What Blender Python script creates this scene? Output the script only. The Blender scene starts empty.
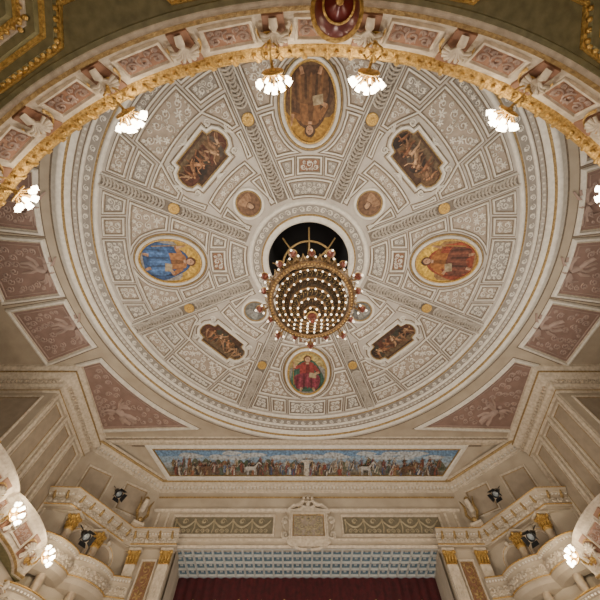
import bpy, math, random
from mathutils import Matrix, Vector
C = bpy.context.scene.collection
PI = math.pi
R = math.radians
H = 12.6      # ceiling height above the eye
Y0 = 4.44     # centre of the round ceiling
FL = -1.6     # floor
cos, sin = math.cos, math.sin

# ------------------------------------------------------------------ materials
def mat(name, col, rough=.6, metal=0., col2=None, nscale=3., bump=0., bscale=20., emit=0., attr=False):
    m = bpy.data.materials.new(name); m.use_nodes = True
    nt = m.node_tree; N = nt.nodes; L = nt.links
    b = N['Principled BSDF']
    b.inputs['Roughness'].default_value = rough; b.inputs['Metallic'].default_value = metal
    tc = N.new('ShaderNodeTexCoord')
    no = N.new('ShaderNodeTexNoise'); no.inputs['Scale'].default_value = nscale; no.inputs['Detail'].default_value = 4
    L.new(tc.outputs['Object'], no.inputs['Vector'])
    mx = N.new('ShaderNodeMix'); mx.data_type = 'RGBA'
    rp = N.new('ShaderNodeMapRange'); rp.inputs[1].default_value = .32; rp.inputs[2].default_value = .68
    L.new(no.outputs['Fac'], rp.inputs[0]); L.new(rp.outputs[0], mx.inputs['Factor'])
    if attr:
        at = N.new('ShaderNodeAttribute'); at.attribute_name = 'Col'
        dk = N.new('ShaderNodeMix'); dk.data_type = 'RGBA'; dk.blend_type = 'MULTIPLY'; dk.inputs['Factor'].default_value = 1
        L.new(at.outputs['Color'], dk.inputs[6]); dk.inputs[7].default_value = (.42, .38, .34, 1)
        L.new(dk.outputs[2], mx.inputs[6]); L.new(at.outputs['Color'], mx.inputs[7])
    else:
        c2 = col2 or tuple(c*.85 for c in col)
        mx.inputs[6].default_value = (*col, 1); mx.inputs[7].default_value = (*c2, 1)
    L.new(mx.outputs[2], b.inputs['Base Color'])
    if bump:
        n2 = N.new('ShaderNodeTexNoise'); n2.inputs['Scale'].default_value = bscale
        L.new(tc.outputs['Object'], n2.inputs['Vector'])
        bp = N.new('ShaderNodeBump'); bp.inputs['Strength'].default_value = bump; bp.inputs['Distance'].default_value = .03
        L.new(n2.outputs[0], bp.inputs['Height']); L.new(bp.outputs['Normal'], b.inputs['Normal'])
    if emit:
        b.inputs['Emission Color'].default_value = (*col, 1); b.inputs['Emission Strength'].default_value = emit
    return m
PLAST = mat('plaster_cream', (.44, .37, .28), .7, col2=(.35, .29, .215), nscale=1.5, bump=.15, bscale=30)
DISC = mat('ceiling_ground', (.44, .395, .34), .75, col2=(.36, .32, .275), nscale=2.5, bump=.25, bscale=25)
WHITE = mat('stucco_white', (.66, .615, .535), .6, col2=(.53, .485, .415), nscale=7)
GARL = mat('garland_greybrown', (.44, .39, .325), .65, col2=(.31, .27, .22), nscale=9)
CREAM = mat('carved_cream', (.61, .525, .41), .65, col2=(.41, .34, .255), nscale=8, bump=.35, bscale=30)
TAN = mat('panel_tan', (.27, .215, .165), .75, col2=(.35, .29, .23), nscale=5)
TANG = mat('panel_grey', (.28, .25, .215), .75, col2=(.22, .195, .17), nscale=5)
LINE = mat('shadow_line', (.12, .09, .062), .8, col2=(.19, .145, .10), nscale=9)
RIBG = mat('rib_bed', (.14, .115, .09), .8, col2=(.20, .17, .14), nscale=9)
PINK = mat('panel_pink', (.255, .165, .135), .8, col2=(.195, .125, .10), nscale=2)
PINKR = mat('relief_pink', (.36, .26, .215), .75, col2=(.28, .20, .165), nscale=5)
BROWN = mat('panel_brown', (.22, .105, .055), .7, col2=(.16, .078, .042), nscale=6)
ROSEB = mat('panel_rose_brown', (.27, .135, .08), .7, col2=(.20, .10, .06), nscale=6)
GOLD = mat('gilding', (.68, .43, .12), .4, .45, col2=(.28, .16, .04), nscale=22, bump=.7, bscale=40)
GOLDD = mat('old_gilding', (.38, .26, .10), .45, .35, col2=(.18, .11, .04), nscale=14, bump=.5, bscale=40)
OLIVE = mat('olive_paint', (.19, .17, .08), .6, col2=(.12, .11, .05), nscale=8)
OLIVEG = mat('grey_olive', (.17, .145, .095), .75, col2=(.13, .11, .07), nscale=8)
FEST = mat('festoon_stucco', (.38, .315, .20), .65, col2=(.27, .22, .13), nscale=9)
BRONZE = mat('dark_bronze', (.10, .022, .014), .35, .4, col2=(.17, .045, .022), nscale=12)
REDL = mat('red_lacquer', (.15, .014, .012), .3, .1, col2=(.08, .008, .008), nscale=5)
LINING = mat('blackened_bronze', (.035, .02, .01), .6, .2)
ANTIQ = mat('antique_bronze', (.20, .11, .036), .42, .45, col2=(.055, .028, .011), nscale=18, bump=.5, bscale=50)
DARK = mat('dark_shaft', (.007, .006, .006), .9)
BLACK = mat('black_metal', (.015, .015, .017), .45, .3)
RED = mat('red_velvet', (.070, .006, .008), .9, col2=(.035, .004, .005), nscale=5)
BLUEG = mat('coffer_blue', (.13, .20, .25), .7, col2=(.09, .15, .19), nscale=6)
CWHITE = mat('coffer_white', (.55, .55, .51), .6)
MARB = mat('marble', (.42, .34, .24), .4, col2=(.27, .20, .14), nscale=6)
MARK = mat('panel_cream_dark', (.32, .26, .19), .75, col2=(.255, .205, .15), nscale=3)
PAINT = mat('painted_canvas', (1, 1, 1), .75, nscale=9, attr=True)
GLASS = mat('lit_glass', (1., .86, .62), .3, emit=20.)
BULB = mat('lit_bulb', (1., .88, .68), .3, emit=2.2)
LENS = mat('lens_glass', (.25, .28, .3), .1)
FLOORM = mat('carpet', (.20, .06, .05), .9, col2=(.14, .04, .035), nscale=12)

# ------------------------------------------------------------------ mesh builder
def catmull(pts, n=4):
    out = []; k = len(pts)
    for i in range(k):
        p0, p1, p2, p3 = pts[i-1], pts[i], pts[(i+1) % k], pts[(i+2) % k]
        for j in range(n):
            t = j/n
            out.append(tuple(.5*((2*p1[a]) + (-p0[a]+p2[a])*t + (2*p0[a]-5*p1[a]+4*p2[a]-p3[a])*t*t + (-p0[a]+3*p1[a]-3*p2[a]+p3[a])*t**3) for a in (0, 1)))
    return out
def area(p): return .5*sum(p[i-1][0]*p[i][1]-p[i][0]*p[i-1][1] for i in range(len(p)))
def ccw(p): return p if area(p) > 0 else p[::-1]
def inset(p, d):
    out = []; n = len(p)
    for i in range(n):
        a, b, c = Vector(p[i-1]), Vector(p[i]), Vector(p[(i+1) % n])
        e1 = (b-a).normalized(); e2 = (c-b).normalized()
        n1 = Vector((-e1.y, e1.x)); n2 = Vector((-e2.y, e2.x))
        m = n1+n2; l = m.length
        if l < .2: m = n1; k = 1
        else: m = m/l; k = 1/max(.4, m.dot(n1))
        q = b+m*d*k; out.append((q.x, q.y))
    return out
class MB:
    def __init__(s): s.v = []; s.f = []; s.c = []; s.s = []
    def add(s, vs, fs, col=None, smooth=False, M=None):
        o = len(s.v)
        if M is not None: vs = [tuple(M @ Vector(p)) for p in vs]
        s.v += vs
        for f in fs:
            s.f.append([i+o for i in f]); s.c.append(col or (1, 1, 1)); s.s.append(smooth)
        return s
    def poly(s, p, w, col=None, M=None): return s.add([(a, b, w) for a, b in p], [list(range(len(p)))], col, False, M)
    def prism(s, p, w0, w1, col=None, M=None):
        n = len(p)
        return s.add([(a, b, w0) for a, b in p]+[(a, b, w1) for a, b in p],
                     [list(range(n, 2*n)), list(range(n))[::-1]]+[[i, (i+1) % n, n+(i+1) % n, n+i] for i in range(n)], col, False, M)
    def loops(s, ls, M=None, smooth=False, closed=True):
        n = len(ls[0][0]); vs = []; fs = []
        for p, w in ls: vs += [(a, b, w) for a, b in p]
        for k in range(len(ls)-1):
            for i in range(n if closed else n-1):
                fs.append([k*n+i, k*n+(i+1) % n, (k+1)*n+(i+1) % n, (k+1)*n+i])
        return s.add(vs, fs, None, smooth, M)
    def box(s, c, d, M=None, col=None):
        x, y, z = c; a, b, e = d[0]/2, d[1]/2, d[2]/2
        vs = [(x+i*a, y+j*b, z+k*e) for k in (-1, 1) for j in (-1, 1) for i in (-1, 1)]
        return s.add(vs, [[0, 2, 3, 1], [4, 5, 7, 6], [0, 1, 5, 4], [2, 6, 7, 3], [0, 4, 6, 2], [1, 3, 7, 5]], col, False, M)
    def ribbon(s, path, wd, w0, w1, M=None):
        n = len(path); vs = []; fs = []
        for i, p in enumerate(path):
            a = path[max(0, i-1)]; b = path[min(n-1, i+1)]
            t = Vector((b[0]-a[0], b[1]-a[1])); t = t.normalized() if t.length > 1e-9 else Vector((1, 0))
            k = wd*(.35+.65*sin(PI*min(1, (i+.6)/n)))/2
            vs += [(p[0]-t.y*k, p[1]+t.x*k, w0), (p[0], p[1], w1), (p[0]+t.y*k, p[1]-t.x*k, w0)]
        for i in range(n-1):
            fs += [[3*i, 3*i+1, 3*i+4, 3*i+3], [3*i+1, 3*i+2, 3*i+5, 3*i+4]]
        return s.add(vs, fs, None, True, M)
    def tube(s, path, r, n=8, M=None, cap=True):
        P = [Vector(p) for p in path]; k = len(P); vs = []; fs = []
        rs = r if isinstance(r, (list, tuple)) else [r]*k
        up = Vector((0, 0, 1)); t0 = (P[1]-P[0]).normalized()
        if abs(t0.z) > .9: up = Vector((1, 0, 0))
        for i in range(k):
            t = (P[min(k-1, i+1)]-P[max(0, i-1)]).normalized()
            a = t.cross(up)
            if a.length < .05: a = t.cross(Vector((0, 1, 0)))
            a.normalize(); b = t.cross(a)
            for j in range(n):
                q = P[i]+(a*cos(2*PI*j/n)+b*sin(2*PI*j/n))*rs[i]; vs.append(tuple(q))
        for i in range(k-1):
            for j in range(n): fs.append([i*n+j, i*n+(j+1) % n, (i+1)*n+(j+1) % n, (i+1)*n+j])
        if cap: fs += [list(range(n)), [(k-1)*n+j for j in range(n)]]
        return s.add(vs, fs, None, True, M)
    def lathe(s, prof, n=32, M=None, smooth=True, a0=0., a1=2*PI):
        full = abs(a1-a0-2*PI) < 1e-6; m = n if full else n+1; vs = []; fs = []
        for r, z in prof:
            for j in range(m):
                a = a0+(a1-a0)*j/n; vs.append((r*cos(a), r*sin(a), z))
        for i in range(len(prof)-1):
            for j in range(n):
                fs.append([i*m+j, i*m+(j+1) % m, (i+1)*m+(j+1) % m, (i+1)*m+j])
        return s.add(vs, fs, None, smooth, M)
    def ball(s, c, r, n=10, sc=(1, 1, 1), M=None):
        T = Matrix.Translation(c) @ Matrix.Diagonal((*sc, 1))
        if M is not None: T = M @ T
        h = max(4, n//2)
        return s.lathe([(max(1e-4, r*sin(PI*i/h)), -r*cos(PI*i/h)) for i in range(h+1)], n, T)
    def build(s, name, m, parent=None, M=None, **k):
        me = bpy.data.meshes.new(name); me.from_pydata(s.v, [], s.f); me.materials.append(m)
        me.polygons.foreach_set('use_smooth', s.s)
        if any(c != (1, 1, 1) for c in s.c):
            ca = me.color_attributes.new('Col', 'FLOAT_COLOR', 'CORNER'); arr = []
            for f, c in zip(s.f, s.c): arr += [c[0], c[1], c[2], 1.]*len(f)
            ca.data.foreach_set('color', arr)
        me.update()
        o = bpy.data.objects.new(name, me); C.objects.link(o)
        if parent: o.parent = parent
        if M is not None: o.matrix_local = M
        for a, b in k.items(): o[a] = b
        return o
def thing(name, label, cat, M, group=None):
    o = bpy.data.objects.new(name, None); C.objects.link(o); o.empty_display_size = .2
    o.matrix_world = M; o['label'] = label; o['category'] = cat
    if group: o['group'] = group
    return o
def dup(root, M, label=None, group=None):
    r = root.copy(); C.objects.link(r); r.matrix_world = M
    if label: r['label'] = label
    if group: r['group'] = group
    for ch in list(root.children):
        c = ch.copy(); C.objects.link(c); c.parent = r
        for g in list(ch.children):
            d = g.copy(); C.objects.link(d); d.parent = c
    return r
def frame(pos, u, v, w):
    M = Matrix.Identity(4)
    for i, a in enumerate((u, v, w)):
        for j in range(3): M[j][i] = a[j]
    for j in range(3): M[j][3] = pos[j]
    return M
def MC(x, y, ang, d=0.):       # on the ceiling: local y = plan direction ang, local z = down
    v = Vector((cos(ang), sin(ang), 0)); w = Vector((0, 0, -1)); return frame((x, y, H-d), v.cross(w), v, w)
def MW(pos, n):                # on a wall: local y up, local z = normal into the room
    w = Vector(n).normalized(); v = Vector((0, 0, 1)); v = (v-w*v.dot(w)).normalized(); return frame(pos, v.cross(w), v, w)

# ------------------------------------------------------------------ ornament
def inside(p, q):
    r = False; n = len(p)
    for i in range(n):
        a, b = p[i-1], p[i]
        if (a[1] > q[1]) != (b[1] > q[1]) and q[0] < (b[0]-a[0])*(q[1]-a[1])/(b[1]-a[1])+a[0]: r = not r
    return r
def bdist(p, q):
    m = 9e9
    for i in range(len(p)):
        ax, ay = p[i-1]; bx, by = p[i]; dx, dy = bx-ax, by-ay; l = dx*dx+dy*dy
        t = 0 if l < 1e-12 else max(0, min(1, ((q[0]-ax)*dx+(q[1]-ay)*dy)/l))
        m = min(m, math.hypot(q[0]-ax-t*dx, q[1]-ay-t*dy))
    return m
def pack(p, margin, rmin, rmax, tries, seed, sym):
    rd = random.Random(seed); xs = [a for a, b in p]; ys = [b for a, b in p]; c = []
    for _ in range(tries):
        q = (rd.uniform(0 if sym else min(xs), max(xs)), rd.uniform(min(ys), max(ys)))
        if rd.random() < .12 and sym: q = (0, q[1])
        if not inside(p, q): continue
        r = bdist(p, q)-margin
        if sym and q[0] > 1e-6: r = min(r, q[0]-.01)
        if r > rmin: c.append((min(r, rmax), q))
    c.sort(key=lambda a: -a[0]); out = []
    for r, q in c:
        if all(math.hypot(q[0]-b[0], q[1]-b[1]) > (r+a)*.93 for a, b in out): out.append((r, q))
    return out
def spiral(mb, x, y, r, ph, d, wd, w0, w1):
    n = 13; pts = []
    for i in range(n):
        t = i/(n-1); rr = r*(1-.82*t); a = ph+d*t*PI*2.6; pts.append((x+rr*cos(a), y+rr*sin(a)))
    mb.ribbon(pts, wd, w0, w1)
    for k in (-1, 0, 1):
        a = ph+PI+k*.6
        mb.ribbon([(x+r*.3*cos(a), y+r*.3*sin(a)), (x+r*.65*cos(a+.15), y+r*.65*sin(a+.15)), (x+r*.98*cos(a+.1), y+r*.98*sin(a+.1))], wd*1.2, w0, w1)
def arabesque(mb, p, seed=1, margin=.015, rmin=.04, rmax=.26, wd=.05, w0=.01, w1=.06, sym=True, tries=420):
    cs = pack(p, margin, rmin, rmax, tries, seed, sym)
    for i, (r, q) in enumerate(cs):
        ph = math.atan2(-q[1], -q[0]) if abs(q[0]) > 1e-6 else -PI/2
        k = wd*min(1, .5+r*3)
        if i % 3 == 2 and r > .07:      # rosette instead of a scroll
            for sgn in ((1, -1) if (sym and q[0] > 1e-6) else (1,)):
                for j in range(6):
                    a = PI/3*j+ph; mb.ribbon([(sgn*q[0]+r*.1*cos(a), q[1]+r*.1*sin(a)), (sgn*q[0]+r*.55*cos(a+.12), q[1]+r*.55*sin(a+.12)), (sgn*q[0]+r*.95*cos(a), q[1]+r*.95*sin(a))], k*1.6, w0, w1)
            continue
        spiral(mb, q[0], q[1], r, ph, 1, k, w0, w1)
        if sym and q[0] > 1e-6: spiral(mb, -q[0], q[1], r, PI-ph, -1, k, w0, w1)
def framed(T, p, field, orn, seed=1, fw=.075, fh=.07, fmat=None, sym=True, rmax=.2, wd=.042):
    p = ccw(p)
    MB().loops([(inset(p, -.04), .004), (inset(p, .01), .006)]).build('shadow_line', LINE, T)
    MB().loops([(p, 0), (inset(p, fw*.2), fh), (inset(p, fw*.65), fh), (inset(p, fw*.8), .01)]).build('frame', fmat or WHITE, T)
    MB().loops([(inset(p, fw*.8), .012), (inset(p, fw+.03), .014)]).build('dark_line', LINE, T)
    MB().poly(inset(p, fw*.75), .006).build('field', field, T)
    m = MB(); arabesque(m, inset(p, fw+.03), seed, rmax=rmax*.62, wd=wd, sym=sym, rmin=.035)
    if m.v: m.build('relief_ornament', orn, T)

# ------------------------------------------------------------------ painted figures (flat, inside their paintings)
def limb(mb, a, b, wa, wb, w, col):
    t = Vector((b[0]-a[0], b[1]-a[1])).normalized(); n = (-t.y, t.x)
    mb.poly([(a[0]+n[0]*wa, a[1]+n[1]*wa), (a[0]-n[0]*wa, a[1]-n[1]*wa), (b[0]-n[0]*wb, b[1]-n[1]*wb), (b[0]+t.x*wb, b[1]+t.y*wb), (b[0]+n[0]*wb, b[1]+n[1]*wb)], w, col)
def ell(x, y, a, b, n=14): return [(x+a*cos(2*PI*i/n), y+b*sin(2*PI*i/n)) for i in range(n)]
def shade(c, k): return tuple(min(1, x*k) for x in c)
def sitter(mb, s, pal, w, flip=1, aspect=1.):
    def P(l): return catmull([(x*s*flip*aspect, y*s) for x, y in l], 3)
    cl, tu, la, sk, hr, seat = pal
    mb.poly(P([(-.36, -.5), (.36, -.5), (.38, -.1), (.3, .18), (-.3, .18), (-.38, -.1)]), w, seat); w += .003
    mb.poly(P([(-.05, .36), (.15, .30), (.27, .1), (.37, -.2), (.33, -.44), (0, -.5), (-.33, -.44), (-.37, -.15), (-.26, .12), (-.17, .28)]), w, cl); w += .003
    for x in (-.28, -.2, .22, .3): mb.poly(P([(x, .05), (x+.03, 0), (x*1.1+.03, -.4), (x*1.1, -.4)]), w, shade(cl, .5 if x < 0 else 1.6))
    mb.poly(P([(-.13, .26), (0, .29), (.13, .26), (.16, .0), (.1, -.12), (-.12, -.12), (-.15, .03)]), w+.001, tu)
    mb.poly(P([(-.04, .22), (.02, .22), (.03, -.08), (-.05, -.08)]), w+.003, shade(tu, .55)); w += .004
    mb.poly(P([(-.22, -.03), (0, .01), (.24, -.04), (.29, -.18), (.21, -.42), (.02, -.35), (-.2, -.44), (-.28, -.2)]), w, la); w += .003
    for x, k in ((-.17, 1.5), (-.1, .5), (-.02, 1.4), (.05, .5), (.13, 1.55), (.19, .55)):
        mb.poly(P([(x, -.08), (x+.035, -.09), (x*1.15+.03, -.37), (x*1.15, -.38)]), w, shade(la, k))
    S = lambda a: (a[0]*s*flip*aspect, a[1]*s)
    limb(mb, S((-.13, .2)), S((-.25, .03)), .045*s, .035*s, w+.002, tu); limb(mb, S((-.25, .03)), S((-.12, -.03)), .03*s, .022*s, w+.003, sk)
    limb(mb, S((.13, .2)), S((.27, .14)), .045*s, .035*s, w+.002, tu); limb(mb, S((.27, .14)), S((.3, .3)), .03*s, .02*s, w+.003, sk)
    limb(mb, S((.31, .44)), S((.29, -.3)), .008*s, .008*s, w+.005, (.35, .22, .06))
    mb.poly([S(q) for q in ((-.2, .0), (-.05, .03), (-.03, -.1), (-.19, -.13))], w+.005, (.36, .28, .17))
    limb(mb, S((0, .24)), S((0, .32)), .035*s, .03*s, w+.003, sk)
    mb.poly(ell(0, .375*s, .085*s*aspect, .095*s), w+.004, hr); mb.poly(ell(.006*s, .362*s, .056*s*aspect, .07*s), w+.006, sk)
    for x in (-.02, .025): mb.poly(ell(x*s, .372*s, .01*s, .007*s, 6), w+.008, (.06, .03, .02))
    mb.poly(ell(.003*s, .325*s, .016*s, .006*s, 6), w+.008, (.3, .07, .05))
    for x in (-.13, .12): limb(mb, S((x, -.38)), S((x*1.2, -.47)), .03*s, .024*s, w+.003, sk)
def nude(mb, x, y, s, rot, w, col, rd):
    c, q = cos(rot), sin(rot)
    T = lambda a: (x+(a[0]*c-a[1]*q)*s, y+(a[0]*q+a[1]*c)*s)
    dk = shade(col, .5); lt = shade(col, 1.5); j = lambda k=.12: rd.uniform(-k, k)
    kx, ky = -.1+j(), -.28+j(.06); k2x, k2y = .12+j(), -.26+j(.06)
    limb(mb, T((-.05, 0)), T((kx, ky)), .065*s, .045*s, w, dk); limb(mb, T((kx, ky)), T((kx-.05+j(), ky-.22)), .045*s, .025*s, w, dk)
    limb(mb, T((.05, 0)), T((k2x, k2y)), .065*s, .045*s, w+.002, col); limb(mb, T((k2x, k2y)), T((k2x+j(.18), k2y-.2)), .045*s, .025*s, w+.002, col)
    mb.poly(catmull([T(a) for a in ((-.1, 0), (.1, 0), (.08, .14), (.13, .3), (0, .34), (-.13, .3), (-.08, .14))], 3), w+.003, col)
    mb.poly(catmull([T(a) for a in ((-.02, .04), (.05, .04), (.05, .26), (-.02, .26))], 3), w+.005, lt)
    e1 = (.26+j(), .2+j(.15)); e2 = (-.26+j(), .22+j(.15))
    limb(mb, T((.12, .28)), T(e1), .04*s, .03*s, w+.004, col); limb(mb, T(e1), T((e1[0]+.08+j(), e1[1]+.15)), .03*s, .02*s, w+.004, lt)
    limb(mb, T((-.12, .28)), T(e2), .04*s, .03*s, w+.004, dk); limb(mb, T(e2), T((e2[0]-.08+j(), e2[1]+.14)), .03*s, .02*s, w+.004, dk)
    mb.poly([T(a) for a in ell(0, .43, .075, .085, 10)], w+.005, shade(col, .35)); mb.poly([T(a) for a in ell(.015, .42, .05, .065, 10)], w+.006, lt)
def relief_fig(m, x, y, s, rot, w0=.015):
    c, q = cos(rot), sin(rot)
    T = lambda *l: [(x+(a*c-b*q)*s, y+(a*q+b*c)*s) for a, b in l]
    k = .2*s
    m.ribbon(T((0, -.12), (.02, .1), (0, .32)), .30*s, w0, w0+k)
    m.ribbon(T((-.04, -.08), (-.18, -.35), (-.1, -.68)), .17*s, w0, w0+k*.8); m.ribbon(T((.05, -.08), (.2, -.3), (.32, -.62)), .17*s, w0, w0+k*.8)
    m.ribbon(T((-.1, .28), (-.32, .2), (-.42, .42)), .10*s, w0, w0+k*.7); m.ribbon(T((.1, .28), (.34, .26), (.5, .1)), .10*s, w0, w0+k*.7)
    p = T((0, .48))[0]; m.ball((p[0], p[1], w0+.02), .10*s, 8)
    for d in (-1, 1):
        for i in range(4): m.ribbon(T((d*.08, .26), (d*(.35+.05*i), .5-.1*i), (d*(.72-.06*i), .62-.22*i)), .11*s, w0, w0+k*.5)
    m.ribbon(T((-.12, -.05), (-.3, -.2), (-.42, -.5)), .16*s, w0, w0+k*.4); m.ribbon(T((.1, -.1), (.02, -.4), (.08, -.74)), .14*s, w0, w0+k*.4)

# ================================================================== ceiling shell
m = MB(); n = 128; vs = []
for r in (1.5, 2.4, 5, 9.1):
    vs += [(r*cos(2*PI*i/n), r*sin(2*PI*i/n), 0) for i in range(n)]
for i in range(n):
    a = 2*PI*i/n; rr = 17.
    if abs(cos(a)) > 1e-3: rr = min(rr, 14./abs(cos(a)))
    if sin(a) > 1e-3: rr = min(rr, (13.8-Y0)/sin(a))
    vs.append((rr*cos(a), rr*sin(a), 0))
fs = [[k*n+i, k*n+(i+1) % n, (k+1)*n+(i+1) % n, (k+1)*n+i] for k in range(3) for i in range(n)]
m.add(vs, fs); fs2 = [[3*n+i, 3*n+(i+1) % n, 4*n+(i+1) % n, 4*n+i] for i in range(n)]
MCC = Matrix.Translation((0, Y0, H))
m.build('ceiling', DISC, M=MCC, kind='structure')
MB().add(vs, fs2).build('ceiling_surround', PLAST, M=MCC, kind='structure')
DC = MC(0, Y0, PI/2)
sz = lambda y: H-.34*(y-13.8)
MB().add([(-10.8, 13.75, sz(13.75)), (10.8, 13.75, sz(13.75)), (10.8, 16.6, sz(16.6)), (-10.8, 16.6, sz(16.6))], [[0, 1, 2, 3]]).build('ceiling_slope', PLAST, kind='structure')
RW = [(WHITE, [(7.72, 0), (7.74, .05), (7.80, .07), (7.86, .05), (7.88, 0)]),
      (GOLDD, [(7.90, 0), (7.92, .03), (7.95, .03), (7.97, 0)]),
      (TANG, [(8.00, .004), (8.26, .004)]),
      (WHITE, [(8.28, 0), (8.30, .05), (8.34, .08), (8.38, .05), (8.40, 0)]),
      (LINE, [(8.40, .004), (8.44, .004)]),
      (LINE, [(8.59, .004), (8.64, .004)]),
      (WHITE, [(8.64, 0), (8.66, .06), (8.72, .10), (8.80, .11), (8.86, .20), (8.98, .24), (9.06, .20), (9.12, .10), (9.24, .07), (9.30, 0)]),
      (GOLDD, [(8.80, .11), (8.81, .17), (8.85, .19), (8.88, .17), (8.89, .11)]),
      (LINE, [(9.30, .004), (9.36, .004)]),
      (WHITE, [(1.5, -.05), (1.5, .10), (1.58, .14), (1.66, .08), (1.72, .06)]),
      (WHITE, [(2.10, 0), (2.12, .07), (2.18, .10), (2.24, .07), (2.27, 0)]),
      (GOLDD, [(1.70, .02), (1.72, .07), (1.76, .07), (1.78, .02)]),
      (TANG, [(1.80, .004), (2.09, .004)])]
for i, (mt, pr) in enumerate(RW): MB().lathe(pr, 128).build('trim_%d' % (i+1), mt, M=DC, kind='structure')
m = MB()
for i in range(260):
    a = 2*PI*i/260; m.ball((8.52*cos(a), 8.52*sin(a), .005), .055, 6, (1, 1, .7))
def ringscroll(m, nn_, rr, sr, wd):
    for i in range(nn_):
        a = 2*PI*i/nn_; c, q = cos(a), sin(a); F = Matrix(((-q, c, 0, rr*c), (c, q, 0, rr*q), (0, 0, 1, 0), (0, 0, 0, 1)))
        mm = MB(); spiral(mm, 0, 0, sr, 0 if i % 2 else PI, 1 if i % 2 else -1, wd, .008, .05); m.add(mm.v, mm.f, None, True, F)
ringscroll(m, 150, 8.13, .105, .045)
ringscroll(m, 48, 1.945, .11, .045)
m.build('trim_14', WHITE, M=DC, kind='structure')
MB().lathe([(1.5, 0), (1.5, -2.6), (.01, -2.6)], 48).build('ceiling_shaft', DARK, M=DC, kind='structure')

# ================================================================== segments of the round ceiling
def place(u, r, th, flip=0):
    v = (cos(th), sin(th)); uu = (-sin(th), cos(th))
    return MC(v[0]*r+uu[0]*u, Y0+v[1]*r+uu[1]*u, th+flip)
phiL = lambda r: R(22.5)-math.asin(.36/r)
def phi_of_u(u): return lambda r: math.asin(max(-1, min(1, u/r)))
def around(a, b, rc, gap=.13, umin=.30):
    def f(r):
        ph = math.asin(min(1, umin/r)); k = 0
        while ((r*sin(ph))/(a+gap))**2+((r*cos(ph)-rc)/(b+gap))**2 < 1 and k < 200: ph += .004; k += 1
        return ph
    return f
def ppoly(f0, f1, r0, r1, nr=7, na=5):
    p = []
    for i in range(na): ph = f0(r0)+(f1(r0)-f0(r0))*i/na; p.append((r0*sin(ph), r0*cos(ph)))
    for i in range(nr): r = r0+(r1-r0)*i/nr; ph = f1(r); p.append((r*sin(ph), r*cos(ph)))
    for i in range(na): ph = f1(r1)+(f0(r1)-f1(r1))*i/na; p.append((r1*sin(ph), r1*cos(ph)))
    for i in range(nr): r = r1+(r0-r1)*i/nr; ph = f0(r); p.append((r*sin(ph), r*cos(ph)))
    return ccw(p)
def neg(f): return lambda r: -f(r)
AX = {0: 'orange-robed right oval', 2: 'red-robed bottom oval', 4: 'blue-robed left oval', 6: 'brown-robed top oval'}
DG = {1: 'lower right', 3: 'lower left', 5: 'upper left', 7: 'upper right'}
def spec(kind):
    L = []
    if kind == 'axis':
        ar = around(1.03, 1.34, 5.2)
        L.append((ppoly(neg(phiL), phiL, 2.36, 2.98, 2, 9), 0, TANG, 'curved stucco panel hugging the oculus, below the %s', .14, True))
        L.append((ppoly(phi_of_u(-.42), phi_of_u(.42), 3.12, 3.68, 2, 3), 0, BROWN, 'small brown oblong panel between the oculus and the %s', .2, True))
        L.append((ppoly(phi_of_u(.52), phiL, 3.12, 3.68, 3, 2), 1, TANG, 'tiny stucco panel on the oculus side of the %s', .12, False))
        L.append((ppoly(ar, phiL, 3.8, 5.14, 10, 3), 1, TAN, 'concave stucco panel flanking the inner half of the %s', .2, False))
        L.append((ppoly(ar, phiL, 5.28, 6.64, 10, 3), 1, TAN, 'concave stucco panel flanking the outer half of the %s', .22, False))
        L.append((ppoly(phi_of_u(-.85), phi_of_u(.85), 6.78, 7.6, 2, 5), 0, TANG, 'oblong scrollwork rim panel directly outside the %s', .25, True))
        L.append((ppoly(phi_of_u(.98), phi_of_u(1.64), 6.78, 7.56, 2, 3), 1, TAN, 'square scrollwork rim panel diagonal to the %s', .22, False))
        L.append((ppoly(phi_of_u(1.78), phiL, 6.78, 7.56, 2, 3), 1, TANG, 'narrow rim corner panel against the rib near the %s', .22, False))
    else:
        L.append((ppoly(phi_of_u(.64), phiL, 2.55, 3.5, 4, 2), 1, TANG, 'small stucco panel beside the round medallion, %s segment', .14, False))
        L.append((ppoly(phi_of_u(-.95), phi_of_u(.95), 3.62, 4.12, 2, 7), 0, TAN, 'arched panel between round medallion and cartouche, %s segment', .17, True))
        ca = lambda r: phi_of_u(1.27+.22*math.cos((r-5.05)*2.2)-.1)(r)
        L.append((ppoly(ca, phiL, 4.15, 4.98, 8, 3), 1, TANG, 'concave stucco panel at the cartouche end, inner half, %s segment', .18, False))
        L.append((ppoly(ca, phiL, 5.12, 6.07, 8, 3), 1, TAN, 'concave stucco panel at the cartouche end, outer half, %s segment', .2, False))
        L.append((ppoly(phi_of_u(-1.1), phi_of_u(1.1), 6.0, 7.03, 3, 7), 0, TAN, 'large scrollwork panel just outside the cartouche, %s segment', .24, True))
        L.append((ppoly(phi_of_u(-1.1), phi_of_u(1.1), 7.17, 7.6, 2, 7), 0, TANG, 'low curved rim panel outside the cartouche, %s segment', .17, True))
        L.append((ppoly(phi_of_u(1.24), phiL, 6.22, 6.82, 4, 4), 1, TANG, 'inner of the two rib-side corner panels, %s segment', .2, False))
        L.append((ppoly(phi_of_u(1.24), phiL, 6.96, 7.58, 4, 4), 1, TAN, 'outer of the two rib-side corner panels, %s segment', .22, False))
    return L
def mirror(p): return [(-a, b) for a, b in p][::-1]
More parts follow.
